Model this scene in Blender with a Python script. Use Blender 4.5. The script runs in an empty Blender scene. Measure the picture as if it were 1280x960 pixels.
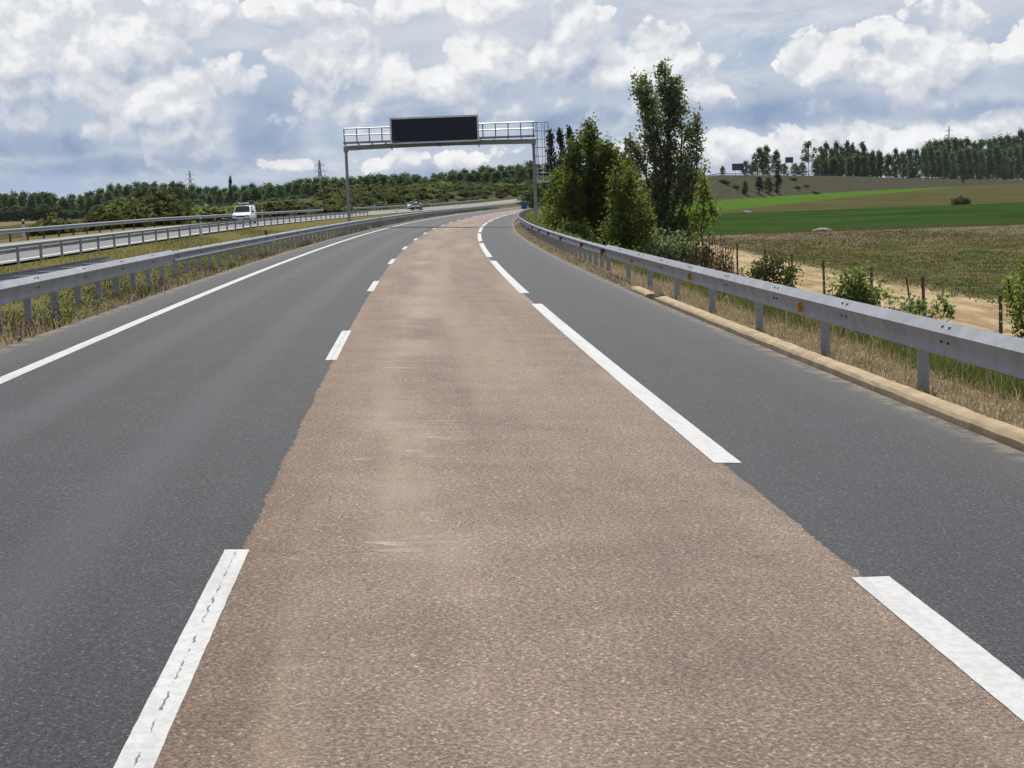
import bpy, bmesh, math, random
import numpy as np
from mathutils import Vector, Matrix

rnd = random.Random(7)
scene = bpy.context.scene
COL = scene.collection

# ------------------------------------------------------------------ camera model
F = 2100.0                       # focal length in pixels of a 1280 px wide frame
CAMZ = 2.0
ROLL = math.radians(2.15)
PITCH = math.atan(233.2 * math.cos(ROLL) / F)
_f = np.array([0, math.cos(PITCH), -math.sin(PITCH)])
_R0 = np.array([1.0, 0, 0]); _U0 = np.array([0, math.sin(PITCH), math.cos(PITCH)])
_R = math.cos(ROLL) * _R0 - math.sin(ROLL) * _U0
_U = math.cos(ROLL) * _U0 + math.sin(ROLL) * _R0

def ray(x, y):
    d = _f + _R * (x - 640) / F + _U * (480 - y) / F
    return d / d[1]

def at(x, y, Y):
    d = ray(x, y) * Y
    return np.array([d[0], d[1], d[2] + CAMZ])

cd = bpy.data.cameras.new('camera')
cam = bpy.data.objects.new('camera', cd); COL.objects.link(cam)
cd.sensor_width = 36; cd.lens = 36 * F / 1280
cd.clip_start = 0.1; cd.clip_end = 20000
M = Matrix(((_R[0], _U[0], -_f[0]), (_R[1], _U[1], -_f[1]), (_R[2], _U[2], -_f[2]))).to_4x4()
M.translation = Vector((0, 0, CAMZ))
cam.matrix_world = M
scene.camera = cam

# ------------------------------------------------------------------ road geometry (a circle of radius RAD)
KAP = math.radians(0.0275); H0 = math.radians(-3.70); RAD = 1 / KAP
_h = H0 + KAP * 24.3
CX = -2.4707 + RAD * math.cos(_h); CY = 24.27 - RAD * math.sin(_h)

def sstep(a, b, x):
    t = np.clip((np.asarray(x, float) - a) / (b - a), 0, 1)
    return t * t * (3 - 2 * t)

def hump(s):
    s = np.asarray(s, float)
    return np.interp(s, [-1e4, 330, 380, 450, 520, 600, 680, 760, 900, 1090, 1240, 1500, 1800, 9000],
                     [0, 0, .1, .45, 1.2, 2.9, 6.2, 9.3, 9.6, 8.4, 5.8, 1.6, -.5, -.5])

def zroad(s, t):
    s = np.asarray(s, float)
    return CAMZ - 1.985 - 0.00095 * np.minimum(s, 900) - 0.0375 * np.asarray(t, float) + hump(s)

def zother(s, t):
    s = np.asarray(s, float)
    z2 = -2.02 + .0037 * (np.clip(s, -100, 150) - 73) - .0006 * np.clip(s - 150, 0, 700)
    return CAMZ + z2 + .0375 * (-np.asarray(t, float) - 17) + hump(s)

def xy(s, t):
    h = H0 + KAP * np.asarray(s, float)
    return CX - (RAD - t) * np.cos(h), CY + (RAD - t) * np.sin(h)

def st(x, y):
    dx = CX - np.asarray(x, float); dy = np.asarray(y, float) - CY
    h = np.arctan2(dy, dx)
    return (h - H0) / KAP, RAD - np.hypot(dx, dy)

def heading(s):
    return H0 + KAP * s

def zfield(y):
    return CAMZ - 5.0 + .7 * sstep(200, 700, y)

def zground(s, t, x, y):
    """height of the land everywhere (the roads lie a little above it)"""
    s = np.asarray(s, float); t = np.asarray(t, float)
    shoulder = 7.5 + 1.3 * sstep(105, 125, s) * (1 - sstep(160, 185, s))
    er = zroad(s, 6.2) - .03
    zr = np.maximum(zfield(y), er - .05 * np.maximum(np.minimum(t, shoulder) - 6.2, 0) - .5 * np.maximum(t - shoulder, 0))
    el = zroad(s, -4.7) - .03
    eo = zother(s, -16.6) - .03
    w = np.clip((-t - 6.5) / 9.5, 0, 1)
    zm = el * (1 - w) + eo * w - .35 * np.sin(np.pi * np.clip(w, 0, 1)) ** 2
    zo = zother(s, t) - .14
    eo2 = zother(s, -26.3) - .04
    bank = 1.6 + 4.4 * sstep(260, 560, s)
    natural = CAMZ - 3.0 + bank * (1 - sstep(75, 130, -t)) * sstep(200, 320, s)
    k = sstep(27.5, 46, -t)
    zl = eo2 * (1 - k) + natural * k
    z = np.where(t > 6.2, zr, np.where(t > -4.7, zroad(s, t) - .14,
        np.where(t > -16.6, zm, np.where(t > -26.3, zo, zl))))
    return z

def gz(x, y):
    s, t = st(x, y)
    return float(zground(s, t, np.float64(x), np.float64(y)))

def P(s, t, h=0.0):
    x, y = xy(s, t)
    return Vector((float(x), float(y), float(zroad(s, t)) + h))

def PG(s, t, h=0.0):
    x, y = xy(s, t)
    return Vector((float(x), float(y), float(zground(s, t, x, y)) + h))

def s_for_px(px, t, lo=10, hi=600):
    best = None
    ss_ = np.arange(lo, hi, .1); x, y = xy(ss_, t)
    z = np.where(np.array(t) < -16, zother(ss_, t), zroad(ss_, t)) - CAMZ
    Q = np.stack([x, y, z], -1); c = Q @ _f
    X = 640 + F * (Q @ _R) / c
    return float(ss_[np.abs(X - px).argmin()])

# ------------------------------------------------------------------ node helpers
class NT:
    def __init__(self, tree):
        self.t = tree; self.n = tree.nodes; self.l = tree.links; self.dim = '3D'
    def node(self, typ, **kw):
        n = self.n.new(typ)
        for k, v in kw.items(): setattr(n, k, v)
        return n
    def put(self, sock, v):
        if v is None: return
        if isinstance(v, bpy.types.NodeSocket): self.l.new(v, sock)
        else:
            if isinstance(v, (tuple, list)) and sock.type == 'RGBA' and len(v) == 3: v = (*v, 1)
            sock.default_value = v
    def m(self, op, a, b=None, c=None, clamp=False):
        n = self.node('ShaderNodeMath', operation=op, use_clamp=clamp)
        self.put(n.inputs[0], a); self.put(n.inputs[1], b)
        if c is not None: self.put(n.inputs[2], c)
        return n.outputs[0]
    def vm(self, op, a, b=None, scale=None):
        n = self.node('ShaderNodeVectorMath', operation=op)
        self.put(n.inputs[0], a)
        if b is not None: self.put(n.inputs[1], b)
        if scale is not None: self.put(n.inputs[3], scale)
        return n.outputs['Value'] if op in ('LENGTH', 'DISTANCE', 'DOT_PRODUCT') else n.outputs[0]
    def mix(self, fac, a, b, blend='MIX'):
        n = self.node('ShaderNodeMix', data_type='RGBA', blend_type=blend)
        self.put(n.inputs[0], fac); self.put(n.inputs[6], a); self.put(n.inputs[7], b)
        return n.outputs[2]
    def ss(self, x, a, b, lo=0.0, hi=1.0, kind='SMOOTHSTEP'):
        n = self.node('ShaderNodeMapRange', interpolation_type=kind)
        self.put(n.inputs[0], x); self.put(n.inputs[1], a); self.put(n.inputs[2], b)
        self.put(n.inputs[3], lo); self.put(n.inputs[4], hi)
        return n.outputs[0]
    def noise(self, vec, scale, detail=4, rough=.55, dist=0.0, out=0):
        n = self.node('ShaderNodeTexNoise', noise_dimensions=self.dim)
        self.put(n.inputs['Vector'], vec); self.put(n.inputs['Scale'], scale)
        self.put(n.inputs['Detail'], detail); self.put(n.inputs['Roughness'], rough)
        self.put(n.inputs['Distortion'], dist)
        return n.outputs[out]
    def voro(self, vec, scale, feature='F1', out='Distance', rand=1.0):
        n = self.node('ShaderNodeTexVoronoi', feature=feature, voronoi_dimensions=self.dim)
        self.put(n.inputs['Vector'], vec); self.put(n.inputs['Scale'], scale); self.put(n.inputs['Randomness'], rand)
        return n.outputs[out]
    def comb(self, x, y, z=0.0):
        n = self.node('ShaderNodeCombineXYZ')
        self.put(n.inputs[0], x); self.put(n.inputs[1], y); self.put(n.inputs[2], z)
        return n.outputs[0]
    def sep(self, v):
        n = self.node('ShaderNodeSeparateXYZ'); self.put(n.inputs[0], v)
        return n.outputs
    def scale(self, v, s):
        return self.vm('MULTIPLY', v, s)
    def bump(self, h, strength=.3, dist=.01):
        n = self.node('ShaderNodeBump')
        self.put(n.inputs['Height'], h); n.inputs['Strength'].default_value = strength
        n.inputs['Distance'].default_value = dist
        return n.outputs[0]

def new_mat(name):
    m = bpy.data.materials.new(name); m.use_nodes = True
    nt = NT(m.node_tree); nt.n.clear()
    out = nt.node('ShaderNodeOutputMaterial')
    b = nt.node('ShaderNodeBsdfPrincipled')
    nt.l.new(b.outputs[0], out.inputs[0])
    return m, nt, b, out

def setb(nt, b, color=None, rough=None, metal=None, spec=None, normal=None):
    if color is not None: nt.put(b.inputs['Base Color'], color)
    if rough is not None: nt.put(b.inputs['Roughness'], rough)
    if metal is not None: nt.put(b.inputs['Metallic'], metal)
    if spec is not None: nt.put(b.inputs['Specular IOR Level'], spec)
    if normal is not None: nt.put(b.inputs['Normal'], normal)

def plain(name, color, rough=.6, metal=0.0, spec=.5, vary=.15, scale=6.0):
    m, nt, b, _ = new_mat(name)
    tc = nt.node('ShaderNodeTexCoord')
    n = nt.noise(tc.outputs['Object'], scale, 5, .6)
    c = nt.mix(nt.ss(n, .3, .7), tuple(v * (1 - vary) for v in color), tuple(min(1, v * (1 + vary)) for v in color))
    setb(nt, b, c, rough, metal, spec)
    return m

def leaf_mat(name, c1, c2, c3, trans=.35, tcol=None, gloss=.08, rough=.7):
    m, nt, b, out = new_mat(name)
    g = nt.node('ShaderNodeNewGeometry')
    r = g.outputs['Random Per Island']
    tc = nt.node('ShaderNodeTexCoord')
    n = nt.noise(tc.outputs['Object'], .8, 3, .6)
    c = nt.mix(nt.ss(r, 0, 1), c1, c2)
    c = nt.mix(nt.m('MULTIPLY', nt.ss(n, .45, .72), .8), c, c3)
    oi = nt.node('ShaderNodeObjectInfo'); kv = nt.ss(oi.outputs['Random'], 0, 1, .78, 1.25, 'LINEAR')
    c = nt.mix(1.0, c, nt.comb(kv, kv, nt.m('MULTIPLY', kv, kv)), 'MULTIPLY')
    setb(nt, b, c, rough, 0, gloss)
    tr = nt.node('ShaderNodeBsdfTranslucent')
    tcl = nt.mix(1.0, c, tcol or (1.5, 1.6, .7), 'MULTIPLY')
    nt.put(tr.inputs[0], tcl)
    mx = nt.node('ShaderNodeMixShader'); mx.inputs[0].default_value = trans
    nt.l.new(b.outputs[0], mx.inputs[1]); nt.l.new(tr.outputs[0], mx.inputs[2])
    nt.l.new(mx.outputs[0], out.inputs[0])
    return m

# ------------------------------------------------------------------ mesh helpers
def tag(o, label=None, cat=None, group=None, kind=None):
    if label: o['label'] = label
    if cat: o['category'] = cat
    if group: o['group'] = group
    if kind: o['kind'] = kind
    return o

def empty(name, loc, label=None, cat=None, group=None, rz=0.0):
    o = bpy.data.objects.new(name, None); COL.objects.link(o)
    o.location = loc; o.rotation_euler = (0, 0, rz); o.empty_display_size = .2
    return tag(o, label, cat, group)

def link(name, me, parent=None, mats=()):
    o = bpy.data.objects.new(name, me); COL.objects.link(o)
    if parent: o.parent = parent
    for m in mats: me.materials.append(m)
    return o

class MB:
    """collects faces; build() links them as one mesh object. Coordinates are local to the parent."""
    def __init__(self, origin=(0, 0, 0)):
        self.v = []; self.f = []; self.mi = []; self.o = Vector(origin)
    def add(self, vs, fs, mi=0):
        k = len(self.v)
        self.v += [tuple(Vector(p) - self.o) for p in vs]
        self.f += [tuple(i + k for i in f) for f in fs]; self.mi += [mi] * len(fs)
    def box(self, c, size, rz=0.0, mi=0, mat=None):
        c = Vector(c); sx, sy, sz = (v / 2 for v in size)
        R = mat or Matrix.Rotation(rz, 3, 'Z')
        vs = [c + R @ Vector((x * sx, y * sy, z * sz)) for x in (-1, 1) for y in (-1, 1) for z in (-1, 1)]
        self.add(vs, [(0, 1, 3, 2), (4, 6, 7, 5), (0, 4, 5, 1), (2, 3, 7, 6), (0, 2, 6, 4), (1, 5, 7, 3)], mi)
    def bar(self, a, b, w, h=None, mi=0):
        a = Vector(a); b = Vector(b); d = b - a
        if d.length < 1e-6: return
        q = d.to_track_quat('X', 'Z').to_matrix()
        self.box((a + b) / 2, (d.length, w, h or w), mat=q, mi=mi)
    def tube(self, pts, radii, n=8, mi=0, cap=True):
        pts = [Vector(p) for p in pts]; rings = []
        for i, p in enumerate(pts):
            d = (pts[min(i + 1, len(pts) - 1)] - pts[max(i - 1, 0)])
            q = d.to_track_quat('Z', 'X').to_matrix()
            r = radii[i] if isinstance(radii, (list, tuple)) else radii
            rings.append([p + q @ Vector((r * math.cos(2 * math.pi * k / n), r * math.sin(2 * math.pi * k / n), 0)) for k in range(n)])
        vs = [p for r in rings for p in r]; fs = []
        for i in range(len(rings) - 1):
            for k in range(n):
                a, b = i * n + k, i * n + (k + 1) % n
                fs.append((a, b, b + n, a + n))
        if cap:
            fs.append(tuple(reversed(range(n)))); fs.append(tuple(range(len(vs) - n, len(vs))))
        self.add(vs, fs, mi)
    def loft(self, rings, closed=True, cap=True, mi=0):
        n = len(rings[0]); vs = [p for r in rings for p in r]; fs = []
        for i in range(len(rings) - 1):
            for k in range(n if closed else n - 1):
                a, b = i * n + k, i * n + (k + 1) % n
                fs.append((a, b, b + n, a + n))
        if cap and closed:
            fs.append(tuple(reversed(range(n)))); fs.append(tuple(range(len(vs) - n, len(vs))))
        self.add(vs, fs, mi)
    def mesh(self, name):
        me = bpy.data.meshes.new(name); me.from_pydata(self.v, [], self.f)
        me.polygons.foreach_set('material_index', self.mi); me.update()
        return me
    def build(self, name, mats, parent=None, smooth=False, bevel=0.0):
        me = self.mesh(name)
        if bevel:
            bm = bmesh.new(); bm.from_mesh(me)
            bmesh.ops.remove_doubles(bm, verts=bm.verts, dist=1e-5)
            bmesh.ops.bevel(bm, geom=[e for e in bm.edges], offset=bevel, segments=2, affect='EDGES', profile=.6)
            bm.to_mesh(me); bm.free()
        if not isinstance(mats, (list, tuple)): mats = [mats]
        o = link(name, me, parent, mats)
        if smooth:
            me.polygons.foreach_set('use_smooth', [True] * len(me.polygons))
            try: me.set_sharp_from_angle(angle=math.radians(28))
            except Exception: pass
        return o

def np_mesh(name, verts, loops, starts):
    me = bpy.data.meshes.new(name)
    me.vertices.add(len(verts)); me.vertices.foreach_set('co', np.ascontiguousarray(verts, np.float32).ravel())
    me.loops.add(len(loops)); me.loops.foreach_set('vertex_index', np.ascontiguousarray(loops, np.int32))
    me.polygons.add(len(starts)); me.polygons.foreach_set('loop_start', np.ascontiguousarray(starts, np.int32))
    me.update(calc_edges=True); me.validate()
    return me

def leaves_mesh(name, C, size, rng, aspect=.65, droop=0.0):
    """diamond leaves, each folded a little along its midrib, at the points C (N,3)"""
    n = len(C); size = np.broadcast_to(size, (n,))[:, None] * rng.uniform(.65, 1.3, (n, 1))
    a = rng.normal(size=(n, 3)); a[:, 2] -= droop; a /= np.linalg.norm(a, axis=1, keepdims=True)
    b = np.cross(a, rng.normal(size=(n, 3))); b /= np.linalg.norm(b, axis=1, keepdims=True)
    c = np.cross(a, b)
    V = np.stack([C - a * size * .5, C + b * size * .5 * aspect + c * size * .12 - a * size * .05,
                  C + a * size * .5, C - b * size * .5 * aspect + c * size * .12 - a * size * .05], 1).reshape(-1, 3)
    return np_mesh(name, V, np.arange(4 * n), np.arange(0, 4 * n, 4))

def blades_mesh(name, B, H, W, rng, lean=.35):
    """grass blades at base points B (N,3)"""
    n = len(B)
    H = np.broadcast_to(H, (n,))[:, None]; W = np.broadcast_to(W, (n,))[:, None]
    az = rng.uniform(0, 2 * np.pi, (n, 1)); la = rng.uniform(0, 2 * np.pi, (n, 1)); le = np.abs(rng.normal(0, lean, (n, 1)))
    side = np.concatenate([np.cos(az), np.sin(az), 0 * az], 1)
    ld = np.concatenate([np.cos(la), np.sin(la), 0 * la], 1)
    up = np.array([[0, 0, 1.0]])
    mid = B + up * H * .55 + ld * H * le * .3
    tip = B + up * H * np.sqrt(np.clip(1 - (le * .7) ** 2, .1, 1)) + ld * H * le
    V = np.stack([B - side * W / 2, B + side * W / 2, mid + side * W * .4, mid - side * W * .4, tip], 1).reshape(-1, 3)
    base = np.arange(n)[:, None] * 5
    L = (base + np.array([[0, 1, 2, 3, 3, 2, 4]])).ravel()
    S = (np.arange(n)[:, None] * 7 + np.array([[0, 4]])).ravel()
    return np_mesh(name, V, L, S)

def grid_mesh(name, Sv, Tv, zfun, off=0.0, uv=True):
    S, T = np.meshgrid(Sv, Tv, indexing='ij')
    X, Y = xy(S, T)
    Z = zfun(S, T, X, Y) + off
    V = np.stack([X, Y, Z], -1).reshape(-1, 3)
    ns, ntt = len(Sv), len(Tv)
    i, j = np.meshgrid(np.arange(ns - 1), np.arange(ntt - 1), indexing='ij')
    a = (i * ntt + j).ravel()
    L = np.stack([a, a + 1, a + ntt + 1, a + ntt], 1).ravel()
    me = np_mesh(name, V, L, np.arange(0, len(L), 4))
    if uv:
        u = me.uv_layers.new(name='st')
        ST = np.stack([S, T], -1).reshape(-1, 2)
        lv = np.zeros(len(me.loops), np.int32); me.loops.foreach_get('vertex_index', lv)
        u.data.foreach_set('uv', ST[lv].astype(np.float32).ravel())
    # make sure faces look up
    if me.polygons[0].normal.z < 0: me.flip_normals()
    return me

# ------------------------------------------------------------------ materials of the roads and the land
def asphalt_texture(nt, st_uv, dark, light, tint, void=.22):
    """open-graded asphalt: chippings of two sizes, dark voids between them, broad tone changes. returns colour, height"""
    wv = nt.vm('ADD', st_uv, nt.scale(nt.noise(st_uv, 40.0, 2, .5, 0, 1), (.012, .012, 0)))
    v1 = nt.voro(wv, 80.0, out='Color'); ch = nt.sep(v1)[0]
    d1 = nt.voro(wv, 80.0)
    n1 = nt.noise(st_uv, 38.0, 5, .70)
    n2 = nt.noise(st_uv, 1.3, 5, .62)
    streak = nt.noise(nt.scale(st_uv, (.07, 1.6, 1)), 1.0, 5, .6)
    c = nt.mix(nt.ss(ch, .0, 1.0, kind='LINEAR'), dark, light)
    c = nt.mix(nt.m('MULTIPLY', nt.ss(n1, .54, .42), .92), c, tuple(v * void for v in light))
    c = nt.mix(nt.m('MULTIPLY', nt.ss(d1, .45, .75), .6), c, tuple(v * void for v in light))
    c = nt.mix(nt.m('MULTIPLY', nt.ss(ch, .95, .99), .6), c, tint)
    k = nt.m('ADD', nt.ss(n2, .25, .75, .85, 1.13, 'LINEAR'), nt.ss(streak, .3, .7, -.11, .11, 'LINEAR'))
    c = nt.mix(1.0, c, nt.comb(k, k, k), 'MULTIPLY')
    hgt = nt.m('ADD', nt.m('MULTIPLY', d1, -1.2), n1)
    return c, hgt

def uvst(nt):
    return nt.node('ShaderNodeUVMap', uv_map='st').outputs[0]

def road_material():
    m, nt, b, _ = new_mat('motorway_surface'); nt.dim = '2D'
    uv = uvst(nt); S, T, _z = nt.sep(uv)
    g, gh = asphalt_texture(nt, uv, (.020, .022, .026), (.066, .070, .080), (.18, .18, .18), .12)
    r, rh = asphalt_texture(nt, nt.vm('ADD', uv, (3.3, 7.7, 0)), (.205, .143, .106), (.345, .254, .193), (.56, .49, .40), .34)
    # the red lane: tan drift down the middle, pale scuffs, dark worn specks
    wash = nt.noise(nt.scale(uv, (.06, .9, 1)), 1.0, 4, .6)
    r = nt.mix(nt.m('MULTIPLY', nt.ss(wash, .45, .68), .30), r, (.38, .29, .195))
    rut = nt.m('MULTIPLY', nt.ss(nt.m('ABSOLUTE', nt.m('SUBTRACT', T, 1.12)), .75, 0), nt.ss(nt.noise(nt.scale(uv, (.22, .35, 1)), 1.0, 4, .7), .42, .66))
    r = nt.mix(nt.m('MULTIPLY', rut, .30), r, (.46, .385, .31))
    scuff = nt.noise(nt.scale(uv, (.42, 5.0, 1)), 1.0, 6, .72, .6)
    scf2 = nt.noise(nt.scale(uv, (5.5, 1.3, 1)), 1.0, 6, .7, 1.0)
    sm = nt.m('MULTIPLY', nt.ss(scf2, .57, .68), nt.ss(nt.m('ABSOLUTE', nt.m('SUBTRACT', T, 1.05)), .9, .1))
    sm = nt.m('MULTIPLY', sm, nt.ss(nt.noise(nt.scale(uv, (.5, .6, 1)), 1.0, 3, .5), .48, .62))
    r = nt.mix(nt.m('MULTIPLY', sm, .5), r, (.60, .53, .45))
    pit = nt.noise(nt.scale(uv, (2.6, 1.0, 1)), 2.2, 7, .75)
    r = nt.mix(nt.m('MULTIPLY', nt.ss(pit, .66, .74), .65), r, (.045, .035, .03))
    r = nt.mix(nt.m('MULTIPLY', nt.ss(T, .6, .05), .45), r, nt.mix(1.0, r, (.86, .76, .60), 'MULTIPLY'))
    # grey: slightly bluish polished wheel paths, paler towards the verge
    edge = nt.m('ADD', nt.ss(T, -3.7, -4.4), nt.ss(T, 4.9, 6.1))
    g = nt.mix(nt.m('MULTIPLY', edge, .35), g, (.10, .092, .078))
    grit = nt.ss(nt.noise(uv, 2.2, 6, .75), .42, .58)
    marg = nt.m('MULTIPLY', nt.m('ADD', nt.ss(T, -4.35, -4.62), nt.ss(T, 5.72, 5.98)), grit)
    g = nt.mix(nt.m('MULTIPLY', marg, .65), g, (.24, .195, .14))
    wp = nt.m('ADD', nt.ss(nt.m('ABSOLUTE', nt.m('ADD', T, 1.0)), .45, .05), nt.ss(nt.m('ABSOLUTE', nt.m('ADD', T, 2.6)), .45, .05))
    g = nt.mix(nt.m('MULTIPLY', wp, .25), g, (.10, .103, .112))
    jag = nt.noise(uv, 9.0, 6, .7)
    j = nt.m('ADD', nt.m('MULTIPLY', nt.m('SUBTRACT', jag, .5), .075), nt.m('MULTIPLY', nt.m('SUBTRACT', nt.noise(uv, .8, 3, .5), .5), .06))
    lo = nt.ss(nt.m('ADD', T, j), .020, .034); hi = nt.ss(nt.m('ADD', T, j), 3.475, 3.455)
    fac = nt.m('MULTIPLY', lo, hi)
    c = nt.mix(fac, g, r)
    seam = nt.m('ADD', nt.ss(nt.m('ABSOLUTE', nt.m('SUBTRACT', nt.m('ADD', T, j), .018)), .03, .0),
                nt.ss(nt.m('ABSOLUTE', nt.m('SUBTRACT', nt.m('ADD', T, j), 3.48)), .03, .0))
    c = nt.mix(nt.m('MULTIPLY', nt.m('MULTIPLY', seam, nt.ss(nt.noise(uv, 3.0, 4, .6), .4, .6)), .7), c, (.02, .02, .02))
    # hairline cracks across the surface
    cr = nt.voro(nt.vm('ADD', nt.scale(uv, (.9, .35, 1)), nt.scale(nt.noise(uv, 1.5, 4, .7, 0, 1), (.35, .35, 0))), 1.0, 'DISTANCE_TO_EDGE')
    c = nt.mix(nt.m('MULTIPLY', nt.m('MULTIPLY', nt.ss(cr, .012, .003), nt.ss(nt.noise(uv, .35, 3, .5), .52, .64)), .35), c, (.03, .028, .026))
    h = nt.mix(fac, nt.comb(gh, gh, gh), nt.comb(rh, rh, rh))
    # oil drips and tar spots
    drip = nt.m('MULTIPLY', nt.ss(nt.voro(nt.scale(uv, (.55, 1.1, 1)), 1.0), .075, .03), nt.ss(nt.noise(uv, 9.0, 4, .7), .42, .58))
    c = nt.mix(nt.m('MULTIPLY', drip, .16), c, (.05, .045, .042))
    setb(nt, b, c, nt.mix(fac, (.66, .66, .66), (.74, .74, .74)), 0, nt.mix(fac, (.29, .29, .29), (.25, .25, .25)), nt.bump(nt.sep(h)[0], .55, .012))
    return m

def far_road_material():
    m, nt, b, _ = new_mat('opposite_carriageway_surface'); nt.dim = '2D'
    uv = uvst(nt); S, T, _z = nt.sep(uv)
    g, gh = asphalt_texture(nt, uv, (.13, .13, .135), (.24, .24, .24), (.3, .3, .3))
    lines = nt.ss(nt.m('ABSOLUTE', nt.m('ADD', T, 17.75)), .1, .08)
    lines = nt.m('ADD', lines, nt.ss(nt.m('ABSOLUTE', nt.m('ADD', T, 24.2)), .1, .08))
    dash = nt.m('MULTIPLY', nt.ss(nt.m('ABSOLUTE', nt.m('ADD', T, 21.0)), .07, .05), nt.m('LESS_THAN', nt.m('FRACT', nt.m('DIVIDE', S, 17.0)), .3))
    c = nt.mix(nt.m('ADD', lines, dash, clamp=True), g, (.72, .72, .7))
    shoulder = nt.ss(T, -24.25, -24.5)
    c = nt.mix(nt.m('MULTIPLY', shoulder, .5), c, (.16, .15, .14))
    setb(nt, b, c, .7, 0, .4, nt.bump(gh, .4, .01))
    return m

def paint_material(name, crackpos=None):
    m, nt, b, _ = new_mat(name); nt.dim = '2D'
    uv = uvst(nt); S, T, _z = nt.sep(uv)
    n = nt.noise(uv, 14.0, 6, .7); n2 = nt.noise(uv, 60.0, 4, .7)
    c = nt.mix(nt.ss(n, .3, .7), (.44, .44, .43), (.55, .55, .54))
    c = nt.mix(nt.m('MULTIPLY', nt.ss(n2, .60, .74), .5), c, (.35, .35, .34))
    wear = nt.noise(nt.scale(uv, (3.0, 9.0, 1)), 1.0, 7, .75)
    c = nt.mix(nt.m('MULTIPLY', nt.ss(wear, .66, .74), .8), c, (.10, .10, .10))
    grime = nt.noise(nt.scale(uv, (.6, 4.0, 1)), 1.0, 5, .65)
    c = nt.mix(nt.m('MULTIPLY', nt.ss(grime, .45, .72), .35), c, (.30, .29, .27))
    if crackpos is not None:
        wob = nt.m('MULTIPLY', nt.m('SUBTRACT', nt.noise(nt.scale(uv, (9.0, 1.0, 1)), 1.0, 6, .7), .5), .045)
        d = nt.m('ABSOLUTE', nt.m('ADD', nt.m('SUBTRACT', T, crackpos), wob))
        wid = nt.ss(nt.noise(nt.scale(uv, (2.2, 1, 1)), 1.0, 5, .7), .40, .70, .0, .010, 'LINEAR')
        on = nt.m('MULTIPLY', nt.m('LESS_THAN', d, wid), nt.ss(nt.noise(uv, 5.0, 4, .65), .40, .50))
        c = nt.mix(nt.m('MULTIPLY', on, .9), c, (.05, .05, .05))
    setb(nt, b, c, .6, 0, .4, nt.bump(n2, .35, .006))
    return m

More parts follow.
